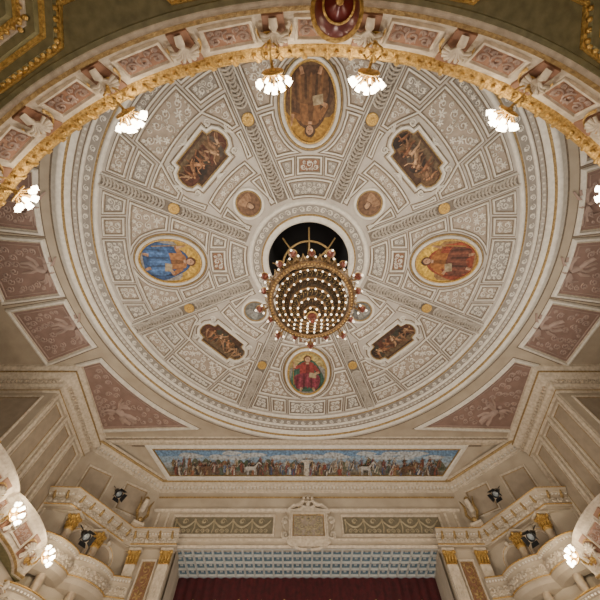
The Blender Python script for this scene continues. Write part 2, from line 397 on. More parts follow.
for kind, ks in (('axis', (0, 2, 4, 6)), ('diag', (1, 3, 5, 7))):
    for si, (p, sided, fld, txt, rmax, sym) in enumerate(spec(kind)):
        for sd in ((1, -1) if sided else (0,)):
            q = p if sd >= 0 else mirror(p)
            cx = sum(a for a, b in q)/len(q); cy = sum(b for a, b in q)/len(q)
            if not sided: cx = 0
            loc = [(a-cx, b-cy) for a, b in q]
            first = None
            for k in ks:
                lab = txt % (AX[k] if k in AX else DG[k])
                if sided: lab += ', '+('clockwise' if sd > 0 else 'anticlockwise')+' side'
                M = place(cx, cy, R(45*k))
                if first is None:
                    first = thing('stucco_panel', lab, 'ceiling panel', M, 'stucco panels of the round ceiling')
                    framed(first, loc, fld, WHITE, seed=si*7+3, sym=sym, rmax=rmax)
                else: dup(first, M, lab)
# ribs
rib = None
RN = {0: 'on the stage side of the right oval', 1: 'right of the red-robed bottom oval', 2: 'left of the red-robed bottom oval', 3: 'on the stage side of the blue-robed oval', 4: 'above the blue-robed left oval', 5: 'left of the brown-robed top oval', 6: 'right of the brown-robed top oval', 7: 'above the orange-robed right oval'}
for k in range(8):
    M = place(0, 5.0, R(22.5+45*k)); lab = 'radial carved leaf-garland rib with gilt boss, '+RN[k]
    if rib is None:
        rib = thing('ceiling_rib', lab, 'ceiling rib', M, 'radial ribs of the round ceiling')
        for s in (-1, 1):
            MB().loops([([(s*.20, -2.6), (s*.20, 2.7)], 0), ([(s*.21, -2.6), (s*.21, 2.7)], .08), ([(s*.235, -2.6), (s*.235, 2.7)], .08), ([(s*.25, -2.6), (s*.25, 2.7)], 0)], closed=False).build('edge_moulding', WHITE, rib)
        MB().poly([(-.29, -2.6), (.29, -2.6), (.29, 2.7), (-.29, 2.7)], .005).build('bed', RIBG, rib)
        m = MB(); y = -2.5; j = 0
        while y < 2.6:
            if abs(y-.15) > .26:
                sc = .6+.6*abs(sin(j*.42))
                for s in (-1, 1):
                    m.ribbon([(0, y), (s*.08*sc, y+.04), (s*.16*sc, y+.10), (s*.13*sc, y+.19)], .075, .01, .12)
                m.ball((.02*sin(j*2.1), y+.05, .04), .045*sc, 6)
            y += .12; j += 1
        m.build('leaf_garland', GARL, rib)
        MB().lathe([(.2, .02), (.2, .06), (.17, .10), (.13, .07), (.001, .12)], 20, Matrix.Translation((0, .15, 0))).build('boss', GOLD, rib, label='round gilt boss')
    else: dup(rib, M, lab)
# oval paintings
PAL = {6: ((.085, .04, .018), (.22, .10, .035), (.13, .06, .022), (.40, .22, .12), (.07, .035, .015), (.13, .075, .035)),
       4: ((.035, .08, .20), (.36, .16, .06), (.07, .15, .34), (.46, .27, .17), (.12, .05, .02), (.30, .28, .26)),
       0: ((.25, .05, .02), (.34, .13, .03), (.14, .045, .025), (.44, .25, .15), (.09, .04, .02), (.30, .17, .07)),
       2: ((.04, .10, .07), (.28, .045, .04), (.20, .035, .055), (.48, .30, .19), (.14, .06, .02), (.25, .24, .22))}
OL = {6: 'large oval painting of a seated brown-robed figure on gold, at the photo top', 4: 'oval painting of a seated blue-robed figure on gold, left of the chandelier',
      0: 'oval painting of a seated orange and red robed figure, right of the chandelier', 2: 'oval painting of a red and green robed figure on gold, nearest the stage'}
BG = {6: (.34, .18, .025), 4: (.52, .33, .06), 0: (.62, .40, .06), 2: (.40, .32, .13)}
for k in (0, 2, 4, 6):
    T = thing('oval_painting', OL[k], 'painting', place(0, 5.2, R(45*k), PI), 'oval ceiling paintings')
    zx, zy = (.93, .96) if k == 6 else (.97, .98)
    e = lambda d: ell(0, 0, 1.03*zx-d, 1.34*zy-d, 48)
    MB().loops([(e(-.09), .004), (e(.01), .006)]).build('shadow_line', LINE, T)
    MB().loops([(e(-.06), .005), (e(-.045), .04), (e(-.02), .04), (e(-.005), .005)]).build('outer_gilt_ring', GOLDD, T)
    MB().loops([(e(0), 0), (e(.02), .09), (e(.06), .12), (e(.10), .09), (e(.13), .03)]).build('frame', WHITE, T)
    MB().loops([(e(.12), .04), (e(.135), .08), (e(.17), .08), (e(.185), .02)]).build('gilt_border', GOLD, T)
    m = MB(); m.poly(e(.16), .012, BG[k])
    m.poly(catmull([(-.55, -.85), (.55, -.85), (.65, -.3), (.35, -.15), (-.3, -.2), (-.65, -.35)], 4), .014, (.20, .17, .13))
    for i in range(9):
        a = R(20+17.5*i); limb(m, (.25*cos(a), .45+.25*sin(a)), (.58*cos(a), .45+.5*sin(a)), .012, .03, .0145, shade(BG[k], 1.3))
    if k == 2: m.poly(ell(0, .70, .3, .3, 20), .0152, (.66, .48, .14))
    m.build('canvas', PAINT, T)
    m = MB(); sitter(m, 2.05, PAL[k], .018, 1 if k in (0, 6) else -1, 1.0); m.build('painted_figure', PAINT, T)
    m = MB()
    for i in range(44):
        a = 2*PI*i/44; m.ball(((1.03*zx-.06)*cos(a), (1.34*zy-.06)*sin(a), .115), .028, 6)
    m.build('bead_ornament', WHITE, T)
cp = [(-.78, -.62), (.78, -.62), (.80, -.44), (.98, -.40), (1.12, -.22), (1.16, 0), (1.12, .22), (.98, .40), (.80, .44), (.78, .62), (-.78, .62), (-.80, .44), (-.98, .40), (-1.12, .22), (-1.16, 0), (-1.12, -.22), (-.98, -.40), (-.80, -.44)]
cp = [(a*1.04, b*1.1) for a, b in cp]
for k in (1, 3, 5, 7):
    T = thing('cartouche_painting', 'notched oblong painting of terracotta nude figures on dark brown, '+DG[k]+' segment', 'painting', place(0, 5.05, R(45*k), PI), 'cartouche paintings')
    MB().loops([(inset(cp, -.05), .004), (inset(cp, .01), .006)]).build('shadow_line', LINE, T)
    MB().loops([(cp, 0), (inset(cp, .03), .12), (inset(cp, .09), .12), (inset(cp, .13), .02)]).build('frame', WHITE, T)
    MB().loops([(inset(cp, .12), .02), (inset(cp, .13), .06), (inset(cp, .155), .06), (inset(cp, .165), .02)]).build('gilt_border', GOLDD, T)
    m = MB()
    for s in (-1, 1):
        for t in (-1, 1):
            mm = MB(); spiral(mm, s*.98, t*.56, .13, PI/2*(1-s), s*t, .06, .0, .08); m.add(mm.v, mm.f, None, True)
        for j in range(5): m.ribbon([(s*1.18, 0), (s*1.3, .05*(j-2)), (s*1.36, .1*(j-2))], .06, .0, .07)
        for j in range(5): m.ribbon([(0, s*.66), (.06*(j-2), s*.76), (.12*(j-2), s*.80)], .06, .0, .07)
    m.build('frame_scrolls', WHITE, T)
    m = MB(); m.poly(inset(cp, .14), .012, (.075, .038, .022)); rd = random.Random(k*5)
    m.poly(catmull([(-.8, -.42), (.8, -.42), (.7, -.2), (.2, -.3), (-.3, -.22), (-.75, -.28)], 4), .013, (.13, .09, .05))
    for i in range(9):
        x = -.85+.21*i; m.poly(catmull([(x-.15, rd.uniform(-.3, .1)), (x+.1, -.2), (x+.18, rd.uniform(.1, .4)), (x-.1, .3)], 3), .0135+.0002*i, rd.choice([(.10, .035, .02), (.05, .05, .035), (.15, .085, .04), (.09, .07, .055), (.03, .02, .015)]))
    m.build('canvas', PAINT, T)
    m = MB()
    for i, x in enumerate((-.80, -.58, -.38, -.16, .05, .26, .45, .64, .82)):
        b = rd.choice([(.33, .16, .075), (.22, .095, .045), (.40, .24, .13), (.26, .14, .075)])
        nude(m, x, -.04+rd.uniform(-.08, .08), .62*(1 if abs(x) < .6 else .75), rd.uniform(-.7, .7), .017+.006*i, b, rd)
    m.build('painted_figures', PAINT, T)
RL = {1: 'lower right of the chandelier', 3: 'lower left of the chandelier', 5: 'upper left of the chandelier', 7: 'upper right of the chandelier'}
for k in (1, 3, 5, 7):
    gr = k in (1, 3)
    T = thing('round_medallion', 'small round %s medallion with a painted head, ' % ('grey' if gr else 'brown')+RL[k], 'medallion', place(0, 3.0, R(45*k), PI), 'small round medallions')
    MB().lathe([(.56, .0), (.55, .07), (.50, .09), (.47, .06), (.46, .01)], 32).build('frame', WHITE, T)
    MB().lathe([(.46, .01), (.45, .05), (.42, .05), (.41, .01)], 32).build('gilt_border', GOLDD, T)
    K = (lambda c: (sum(c)/3*1.5,)*2+(sum(c)/3*1.4,)) if gr else (lambda c: c)
    m = MB(); m.poly(ell(0, 0, .44, .44, 28), .01, K((.16, .085, .045)))
    m.poly(catmull([(-.24, -.28), (.24, -.28), (.19, -.05), (.05, .0), (-.08, 0), (-.20, -.06)], 4), .014, K((.30, .17, .09)))
    m.poly(ell(0, .1, .14, .16), .016, K((.10, .05, .025))); m.poly(catmull([(-.06, .2), (.07, .18), (.09, .08), (.12, .06), (.08, 0), (-.02, -.02), (-.06, .06)], 3), .018, K((.42, .26, .15)))
    m.build('painted_head', PAINT, T)

# ================================================================== pink panels around the round
def pinkpanel(name, label, poly, grp, seed, figs, ang=None):
    cx = sum(a for a, b in poly)/len(poly); cy = sum(b for a, b in poly)/len(poly)
    M = MC(cx, cy, ang if ang is not None else math.atan2(cy-Y0, cx)); Mi = M.inverted()
    loc = [tuple((Mi @ Vector((a, b, H)))[:2]) for a, b in poly]
    T = thing(name, label, 'ceiling panel', M, grp); loc = ccw(loc)
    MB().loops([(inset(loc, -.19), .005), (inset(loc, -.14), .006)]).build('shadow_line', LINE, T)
    MB().loops([(inset(loc, -.15), 0), (inset(loc, -.11), .10), (inset(loc, -.03), .12), (loc, .03)]).build('outer_frame', WHITE, T)
    MB().loops([(loc, .01), (inset(loc, .01), .05), (inset(loc, .04), .05), (inset(loc, .05), .01)]).build('inner_frame', CREAM, T)
    MB().loops([(inset(loc, .14), .013), (inset(loc, .15), .04), (inset(loc, .17), .04), (inset(loc, .18), .013)]).build('inner_line', PINKR, T)
    MB().poly(inset(loc, .04), .012).build('field', PINK, T)
    m = MB(); q = inset(loc, .22)
    for x, y, s, r in figs: relief_fig(m, x, y, s, r)
    pk = [(r, c) for r, c in pack(q, .03, .06, .15, 360, seed, False) if all(math.hypot(c[0]-x, c[1]-y) > s*.55+r*.6 for x, y, s, _ in figs)]
    for r, c in pk: spiral(m, c[0], c[1], r, math.atan2(-c[1], -c[0]), 1 if c[0] > 0 else -1, .05, .015, .06)
    m.build('figure_relief', PINKR, T)
    return T
pos_txt = ['nearest the stage', 'second from the stage', 'third from the stage', 'farthest from the stage']
for s, sn in ((-1, 'left'), (1, 'right')):
    for i, d in enumerate((16.3, 1.8, -12.7, -27.2)):
        a0, a1 = R(d-6.1), R(d+6.1); p = []
        for j in range(7): a = a0+(a1-a0)*j/6; p.append((s*9.85*cos(a), Y0+9.85*sin(a)))
        for j in range(2): a = a1+(a0-a1)*j; p.append((s*12.1/cos(R(d)-a)*cos(a), Y0+12.1/cos(R(d)-a)*sin(a)))
        pinkpanel('wedge_panel', 'rose-brown trapezoid relief panel on the %s rim of the ceiling, %s' % (sn, pos_txt[i]), p, 'rose-brown relief panels around the round ceiling', 11+i, [(0, -.1, .95, PI+.3*s)])
    p = []
    for j in range(13): a = R(27+29.7*j/12); p.append((s*10.05*cos(a), Y0+10.05*sin(a)))
    p += [(s*9.98, 13.0), (s*9.98, 9.3)]
    pinkpanel('spandrel_panel', 'large rose-brown triangular spandrel relief panel in the %s corner by the stage' % sn, p, 'corner spandrel panels', 31, [(-s*.95, .9, 1.0, PI-.6*s)], PI/2)

# ================================================================== walls
def sweep(mb, path, prof, side=1):
    n = len(path); rows = []
    for i in range(n):
        p = Vector(path[i][:2]); z = path[i][2] if len(path[i]) > 2 else 0
        ds = []
        if i > 0: ds.append((p-Vector(path[i-1][:2])).normalized())
        if i < n-1: ds.append((Vector(path[i+1][:2])-p).normalized())
        ns = [Vector((d.y, -d.x))*side for d in ds]
        if len(ns) == 2:
            mm = (ns[0]+ns[1]); mm.normalize(); k = 1/max(.35, mm.dot(ns[0])); nn = mm*k
        else: nn = ns[0]
        rows.append([(p.x+nn.x*o, p.y+nn.y*o, z+h) for o, h in prof])
    k = len(prof); vs = [q for r in rows for q in r]
    fs = [[i*k+j, i*k+j+1, (i+1)*k+j+1, (i+1)*k+j] for i in range(n-1) for j in range(k-1)]
    return mb.add(vs, fs)
def along(path, step, side=1, off=0):
    out = []
    for i in range(len(path)-1):
        a = Vector(path[i][:2]); b = Vector(path[i+1][:2]); d = b-a; L = d.length; t = d/L; nn = Vector((t.y, -t.x))*side
        z0 = path[i][2] if len(path[i]) > 2 else 0; z1 = path[i+1][2] if len(path[i+1]) > 2 else 0
        k = max(1, int(L/step))
        for j in range(k):
            f = (j+.5)/k; q = a+d*f+nn*off; out.append((q, t, nn, z0+(z1-z0)*f))
    return out
def wall(name, path, z0, z1, mt=PLAST):
    return sweep(MB(), path, [(0, z0), (0, z1), (-.3, z1), (-.3, z0), (0, z0)]).build(name, mt, kind='structure')
tn = [20]
def trim(mb, mt): tn[0] += 1; return mb.build('trim_%d' % tn[0], mt, kind='structure')
for s, sn in ((-1, 'left'), (1, 'right')):
    pts = [(-14, 9.9), (-10.5, 9.9), (-10.5, 13.7)] if s < 0 else [(10.5, 13.7), (10.5, 9.9), (14, 9.9)]
    wall('wall_'+sn, pts, FL, H)
    wall('wall_'+sn+'_rear', [(-13.9, -6), (-13.9, 9.9)] if s < 0 else [(13.9, 9.9), (13.9, -6)], FL, H)
    wall('wall_'+sn+'_splay', [(-10.5, 13.7), (-7.3, 16.2)] if s < 0 else [(7.3, 16.2), (10.5, 13.7)], 9.0, 12.5)
    prof = [(0, -1.0), (.10, -.95), (.12, -.75), (.22, -.70), (.24, -.55), (.45, -.45), (.55, -.32), (.56, -.22), (.70, -.12), (.72, 0)]
    trim(sweep(MB(), pts, [(o, H+h) for o, h in prof]), CREAM)
    m = MB()
    for q, t, nn, z in along(pts, .17, 1, .30): m.box((q.x, q.y, H-.60), (.09, .09, .12))
    trim(m, CREAM)
    trim(sweep(MB(), pts, [(.55, H-.33), (.58, H-.30), (.58, H-.27), (.55, H-.24)]), GOLDD)
    trim(sweep(MB(), pts, [(.10, H-.96), (.13, H-.94), (.10, H-.92)]), GOLDD)
    m = MB()
    for yy in (10.0, 11.22, 12.35, 13.5): m.box((s*10.46, yy, 9.8), (.12, .14, 3.6))
    trim(m, CREAM)
wall('wall_front', [(-7.3, 16.2), (7.3, 16.2)], 9.05, 12.2)
fp = [(-10.5, 13.7, 12.5), (-7.3, 16.2, 11.95), (7.3, 16.2, 11.95), (10.5, 13.7, 12.5)]
trim(sweep(MB(), fp, [(0, -.36), (.08, -.33), (.10, -.24), (.30, -.18), (.44, -.10), (.50, 0), (.62, .04)]), CREAM)
m = MB()
for q, t, nn, z in along(fp, .17, 1, .2): m.box((q.x, q.y, z-.24), (.09, .09, .09))
trim(m, WHITE)
trim(sweep(MB(), fp, [(.45, -.11), (.48, -.12), (.52, -.06), (.5, 0)]), GOLDD)
trim(sweep(MB(), [(-10.5, 13.72, H), (10.5, 13.72, H)], [(-.25, -.05), (-.2, -.12), (.0, -.14), (.1, -.10), (.22, -.06), (.24, 0)]), CREAM)
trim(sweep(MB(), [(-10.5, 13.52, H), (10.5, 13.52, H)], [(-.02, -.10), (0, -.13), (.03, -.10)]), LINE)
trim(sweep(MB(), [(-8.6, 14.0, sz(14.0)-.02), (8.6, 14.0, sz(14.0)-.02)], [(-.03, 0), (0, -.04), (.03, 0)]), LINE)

def wallpanel(label, pos, nrm, w, h, mt, orn=None, fw=.09, grp=None, name='wall_panel'):
    T = thing(name, label, 'wall panel', MW(pos, nrm), grp)
    p = [(-w/2, -h/2), (w/2, -h/2), (w/2, h/2), (-w/2, h/2)]
    MB().loops([(p, 0), (inset(p, fw*.3), .07), (inset(p, fw*.7), .07), (inset(p, fw), .02)]).build('frame', CREAM, T)
    MB().loops([(inset(p, fw+.02), .02), (inset(p, fw+.03), .035), (inset(p, fw+.05), .02)]).build('gilt_line', GOLDD, T)
    MB().poly(inset(p, fw*.9), .015).build('field', mt, T)
    if orn:
        m = MB(); arabesque(m, inset(p, fw+.05), 5, rmax=.2, wd=.05, w0=.02, w1=.06); m.build('relief_ornament', orn, T)
    return T
for s, sn in ((-1, 'left'), (1, 'right')):
    for i, (yy, w) in enumerate(((10.62, .9), (11.78, .84), (12.92, .84))):
        wallpanel('tall cream wall panel on the %s side wall, %s from the stage' % (sn, ('third', 'second', 'first')[i]), (s*10.5, yy, 9.85), (-s, 0, 0), w, 3.2, MARK, None, grp='tall cream wall panels')
    wallpanel('wide cream wall panel on the %s return wall at the photo edge' % sn, (s*12.1, 9.9, 9.8), (0, -1, 0), 2.4, 3.2, MARK)
    nn = Vector((-s*2.5, -3.2, 0)).normalized()
    for i, f in enumerate((.27, .73)):
        wallpanel('cream panel on the %s splayed wall above the box cornice, %s the side wall' % (sn, ('nearer', 'farther from')[i]), (s*(10.5-3.2*f), 13.7+2.5*f, 10.75), nn, 1.25, 1.4, MARK)

# ------------------------------------------------------------------ painted frieze over the stage
vdir = Vector((0, -1, .34)).normalized(); udir = Vector((1, 0, 0)); wdir = udir.cross(vdir)
yc = 14.82
T = thing('painted_frieze', 'long painted frieze of a crowded procession under blue sky above the stage wall', 'painting', frame((0, yc, sz(yc)-.01), udir, vdir, wdir))
hw0, hw1, hh = 6.75, 7.5, .66
fpz = [(-hw0, -hh), (hw0, -hh), (hw1, hh), (-hw1, hh)]
MB().loops([(inset(fpz, -.30), .0), (inset(fpz, -.26), .08), (inset(fpz, -.12), .10), (inset(fpz, -.08), .05), (fpz, .03)]).build('frame', WHITE, T)
MB().loops([(inset(fpz, -.06), .05), (inset(fpz, -.04), .07), (inset(fpz, -.01), .07), (fpz, .03)]).build('gilt_border', GOLDD, T)
m = MB()
for j, (a, b, c) in enumerate(((-1, -.72, (.20, .17, .12)), (-.72, -.4, (.20, .22, .20)), (-.4, .0, (.33, .38, .43)), (.0, .5, (.27, .38, .50)), (.5, 1, (.16, .28, .46)))):
    wa = hw0+(hw1-hw0)*(a+1)/2; wb = hw0+(hw1-hw0)*(b+1)/2
    m.poly([(-wa, a*hh), (wa, a*hh), (wb, b*hh), (-wb, b*hh)], .02, c)
rd = random.Random(4)
for i in range(30):
    x = rd.uniform(-6.4, 6.4); y = rd.uniform(.2, .5); m.poly(catmull([(x-.5, y-.05), (x, y-.1), (x+.5, y), (x+.2, y+.1), (x-.3, y+.12)], 3), .022+i*.0001, (.46, .50, .53))
for i in range(20):
    x = rd.uniform(-6.6, 6.6); m.poly(catmull([(x-.35, -.4), (x+.35, -.4), (x+.25, -.1), (x, rd.uniform(.0, .25)), (x-.25, -.15)], 3), .026+i*.0001, rd.choice([(.07, .10, .06), (.11, .12, .08), (.24, .22, .19)]))
m.build('canvas', PAINT, T)
m = MB(); cols = [(.22, .07, .05), (.30, .22, .11), (.46, .42, .35), (.07, .09, .18), (.15, .09, .06), (.30, .14, .08), (.10, .13, .10), (.50, .47, .41), (.09, .06, .05), (.24, .09, .09), (.06, .055, .05), (.20, .24, .31)]
i = 0
for row in range(4):
    x = -6.55+row*.05
    while x < 6.55:
        grp = .75+.25*sin(x*1.7+row)
        h = rd.uniform(.36, .56)*(.85+.2*grp); b = (-.24, -.36, -.49, -.61)[row]+rd.uniform(-.03, .04)
        c = rd.choice(cols); c2 = rd.choice(cols); w = .03+.0006*i; l = rd.uniform(-.06, .06); wd = rd.uniform(.6, .95)
        if row < 2: c = shade(c, .85)
        if rd.random() < .18: h *= .62
        m.poly(catmull([(x-.11*wd, b), (x+.11*wd, b), (x+.085*wd+l, b+h*.5), (x+.055+l, b+h*.78), (x-.055+l, b+h*.78), (x-.09*wd+l, b+h*.5)], 3), w, c)
        m.poly(catmull([(x-.02, b+.02), (x+.08*wd, b+.02), (x+.06*wd+l, b+h*.55), (x+.02+l, b+h*.74)], 3), w+.0002, c2)
        e = rd.uniform(-.2, .25)
        limb(m, (x+.04+l, b+h*.74), (x+.13+l, b+h*.62+e*.4), .018, .013, w+.0003, (.36, .25, .18) if rd.random() < .5 else c)
        limb(m, (x-.04+l, b+h*.74), (x-.11+l, b+h*.5+e*.3), .018, .013, w+.0003, c2)
        m.poly(ell(x+l, b+h*.9, .030, .036, 8), w+.0004, rd.choice([(.07, .035, .02), (.2, .1, .05), (.35, .3, .25)])); m.poly(ell(x+l+.008, b+h*.89, .021, .027, 8), w+.0005, (.40, .28, .20))
        if rd.random() < .10: limb(m, (x+.1, b), (x+.12, b+.8), .006, .004, w+.0005, (.2, .13, .05))
        x += rd.uniform(.18, .34) if rd.random() < .8 else rd.uniform(.35, .7); i += 1
for hx in (-4.9, -2.7, 2.9, 5.0):
    w = .24; s_ = .7; c = (.50, .48, .45) if hx > -4 and hx < 4 else (.16, .09, .055)
    g = lambda l: catmull([(hx+a*s_, -.14+b*s_) for a, b in l], 3)
    m.poly(g([(-.35, -.15), (-.1, -.2), (.25, -.15), (.35, .05), (.5, .3), (.62, .28), (.66, .2), (.72, .24), (.56, .42), (.42, .38), (.2, .1), (-.2, .1), (-.38, .05)]), w, c)
    for dx in (-.32, -.22, .2, .3): limb(m, (hx+dx*s_, -.22), (hx+(dx+.03)*s_, -.54), .035, .014, w, shade(c, .85))
    m.poly(g([(-.36, .05), (-.5, 0), (-.5, -.35), (-.42, -.3)]), w, shade(c, .7))
m.poly(catmull([(-.38, .20), (-.1, .26), (.1, .26), (.38, .20), (.12, .1), (.13, -.5), (-.13, -.5), (-.12, .1)], 3), .245, (.54, .50, .43))
m.poly(ell(0, .33, .04, .05), .247, (.42, .28, .20))
m.build('painted_crowd', PAINT, T)

# ------------------------------------------------------------------ stage wall ornaments
for s, sn, a, b in ((-1, 'left', -6.2, -1.45), (1, 'right', 1.55, 6.2)):
    T = thing('garland_panel', 'long grey-olive festoon relief panel %s of the stage crest' % sn, 'wall panel', MW(((a+b)/2, 16.2, 9.98), (0, -1, 0)), 'festoon panels over the stage')
    w, h = b-a, .98; p = [(-w/2, -h/2), (w/2, -h/2), (w/2, h/2), (-w/2, h/2)]
    MB().loops([(p, 0), (inset(p, .03), .09), (inset(p, .08), .09), (inset(p, .11), .02)]).build('frame', CREAM, T)
    MB().poly(inset(p, .1), .015).build('field', OLIVEG, T)
    m = MB()
    for i in range(5):
        x0 = -w/2+.2+i*(w-.4)/5; L = (w-.4)/5
        m.ribbon([(x0+L*j/8, .22-.30*sin(PI*j/8)) for j in range(9)], .10, .02, .08)
        spiral(m, x0+L/2, .18, .13, 0, 1, .05, .02, .07); m.ball((x0, .24, .03), .06, 8)
        m.ribbon([(x0, .24), (x0+.03, -.1), (x0-.03, -.34)], .07, .02, .07)
        for dx in (.25, .5, .75): spiral(m, x0+L*dx, -.25, .10, 0 if dx < .5 else PI, 1 if dx < .5 else -1, .04, .02, .06)
    m.build('festoon_relief', FEST, T)
T = thing('stage_crest', 'carved cream rectangular plaque with small crest and figures above the stage centre', 'crest', MW((.06, 16.2, 9.93), (0, -1, 0)))
MB().prism([(-.95, -.78), (-.75, -.92), (.75, -.92), (.95, -.78), (.95, -.66), (.88, -.62), (.88, .52), (1.02, .58), (1.02, .70), (.55, .74), (0, .92), (-.55, .74), (-1.02, .70), (-1.02, .58), (-.88, .52), (-.88, -.62), (-.95, -.66)], 0, .16).build('tablet', CREAM, T)
rc4 = [(-.70, -.52), (.70, -.52), (.70, .44), (-.70, .44)]
MB().poly(rc4, .17).build('tablet_field', TAN, T)
MB().loops([(rc4, .17), (inset(rc4, -.02), .24), (inset(rc4, -.08), .24), (inset(rc4, -.10), .165)]).build('tablet_rim', CREAM, T)
m = MB(); arabesque(m, inset(rc4, .03), 8, rmax=.17, w0=.175, w1=.26, wd=.06)
m.build('coat_relief', FEST, T)
MB().loops([(inset(rc4, .0), .18), (inset(rc4, .015), .21), (inset(rc4, .03), .18)]).build('gilt_line', GOLD, T)
m = MB()
for s in (-1, 1):
    spiral(m, s*1.04, -.42, .19, 0 if s < 0 else PI, s, .09, .05, .2); spiral(m, s*1.06, .22, .17, 0 if s < 0 else PI, -s, .09, .05, .2)
    m.ribbon([(s*1.02, .35), (s*1.16, .05), (s*1.0, -.25)], .10, .03, .18)
    m.ribbon([(s*.1, .80), (s*.45, .98), (s*.8, .84), (s*.95, .70)], .13, .10, .24)
    m.ribbon([(s*.08, -1.0), (s*.4, -.98), (s*.7, -.86)], .10, .04, .18)
m.build('side_scrolls', CREAM, T)
m = MB()
for s in (-1, 1):
    m.tube([(s*.22, 1.12, .2), (s*.32, .96, .23), (s*.46, .88, .23), (s*.66, .90, .22), (s*.84, .80, .2)], [.06, .10, .09, .06, .035], 8)
    m.ball((s*.2, 1.24, .2), .075, 8)
    m.tube([(s*.25, 1.12, .2), (s*.1, 1.02, .24), (0, 1.08, .22)], [.045, .035, .025], 6)
m.ball((0, 1.06, .12), .15, 12, (.8, 1.2, .7)); m.ball((0, 1.29, .14), .08, 8)
for i in range(5): m.ball((-.1+.05*i, 1.38+.025*(2-abs(i-2)), .14), .03, 6)
m.build('crest_figures', CREAM, T)

# coffered soffit
T = thing('coffered_soffit', 'blue-grey coffered soffit with cream grid just above the curtain', 'soffit', frame((0, 17.3, 9.02), (-1, 0, 0), (0, 1, 0), (0, 0, -1)))
MB().poly([(-5.85, -1.0), (5.85, -1.0), (5.85, 1.05), (-5.85, 1.05)], -.07).build('coffer_ground', BLUEG, T)
m = MB(); NX, NY = 27, 4; cw = 11.7/NX; chh = 2.05/NY
for i in range(NX+1): m.box((-5.85+i*cw, .025, -.035), (.075, 2.05, .09))
for j in range(NY+1): m.box((0, -1.0+j*chh, -.035), (11.7, .075, .09))
m.build('coffer_grid', CWHITE, T)
m = MB()
for i in range(NX):
    for j in range(NY):
        x = -5.85+(i+.5)*cw; y = -1.0+(j+.5)*chh
        for k in range(4):
            a = k*PI/2+PI/4; m.ball((x+.045*cos(a), y+.045*sin(a), -.06), .035, 6, (1, 1, .5))
m.build('rosette_petals', CWHITE, T)
trim(sweep(MB(), [(-5.6, 16.2), (5.6, 16.2)], [(0, 9.0), (.05, 9.0), (.10, 9.08), (.05, 9.12), (0, 9.14)]), CREAM)
trim(sweep(MB(), [(-7.2, 16.2), (7.2, 16.2)], [(0, 9.3), (.08, 9.33), (.1, 9.36), (0, 9.40)]), CREAM)
trim(sweep(MB(), [(-7.2, 16.2), (7.2, 16.2)], [(0, 10.6), (.06, 10.62), (.12, 10.7), (.05, 10.74), (0, 10.74)]), CREAM)
trim(sweep(MB(), [(-7.2, 16.2), (7.2, 16.2)], [(0, 11.3), (.04, 11.32), (.06, 11.35), (0, 11.38)]), GOLDD)
m = MB()
for x in (-6.9, -6.45, 6.45, 6.9): m.box((x, 16.17, 10.0), (.10, .08, 1.1))
trim(m, CREAM)

# curtain
T = thing('stage_curtain', 'dark maroon velvet stage curtain with gold-fringed valance at the photo bottom', 'curtain', Matrix.Translation((0, 18.6, FL)))
ZT = 9.0-FL; n = 240; vs = []; m = MB()
for i in range(n+1):
    x = -6.0+12.0*i/n; y = .1*sin(i*.52)+.03*sin(i*1.3)
    vs += [(x, y, 0), (x, y, ZT)]
m.add(vs, [[2*i, 2*i+2, 2*i+3, 2*i+1] for i in range(n)], smooth=True); m.build('drape', RED, T)
m = MB(); vs = []; g1 = MB(); gv = []
for i in range(n+1):
    x = -6.0+12.0*i/n; zz = ZT-.85-.22*abs(sin(PI*i/20)); y = -.16+.04*sin(i*.8)
    vs += [(x, y, zz), (x, y, ZT)]; gv += [(x, y-.02, zz-.05), (x, y-.02, zz+.02)]
m.add(vs, [[2*i, 2*i+2, 2*i+3, 2*i+1] for i in range(n)], smooth=True); m.build('valance', RED, T)
g1.add(gv, [[2*i, 2*i+2, 2*i+3, 2*i+1] for i in range(n)]); g1.build('gold_fringe', GOLDD, T)

# ------------------------------------------------------------------ proscenium sides
def make_column(name, label, x, y, z0, z1, r, mt=MARB, grp=None, gm=None):
    T = thing(name, label, 'column', Matrix.Translation((x, y, z0)), grp); h = z1-z0
    MB().lathe([(r, .35), (r*1.02, h*.3), (r*.96, h*.6), (r*.88, h-.62)], 24).build('shaft', mt, T)
    MB().lathe([(r*1.4, 0), (r*1.4, .12), (r*1.2, .16), (r*1.3, .24), (r*1.05, .3), (r, .36)], 24).build('base', CREAM, T)
    m = MB().lathe([(r*.95, h-.64), (r*1.02, h-.6), (r*.9, h-.56), (r*.95, h-.35), (r*1.25, h-.12)], 24)
    for row, (zz, ro) in enumerate(((h-.52, .95), (h-.36, 1.05))):
        for i in range(10):
            a = 2*PI*(i+.5*row)/10
            m.tube([(r*ro*cos(a), r*ro*sin(a), zz), (r*(ro+.08)*cos(a), r*(ro+.08)*sin(a), zz+.14), (r*(ro+.35)*cos(a), r*(ro+.35)*sin(a), zz+.2), (r*(ro+.38)*cos(a), r*(ro+.38)*sin(a), zz+.14)], [.05, .05, .035, .015], 6)
    for i in range(4):
        a = PI/4+PI/2*i; m.ball((r*1.4*cos(a), r*1.4*sin(a), h-.14), .07, 8)
    m.build('capital', gm or GOLD, T)
    MB().box((0, 0, h-.04), (r*2.9, r*2.9, .08)).build('abacus', CREAM, T)
    return T
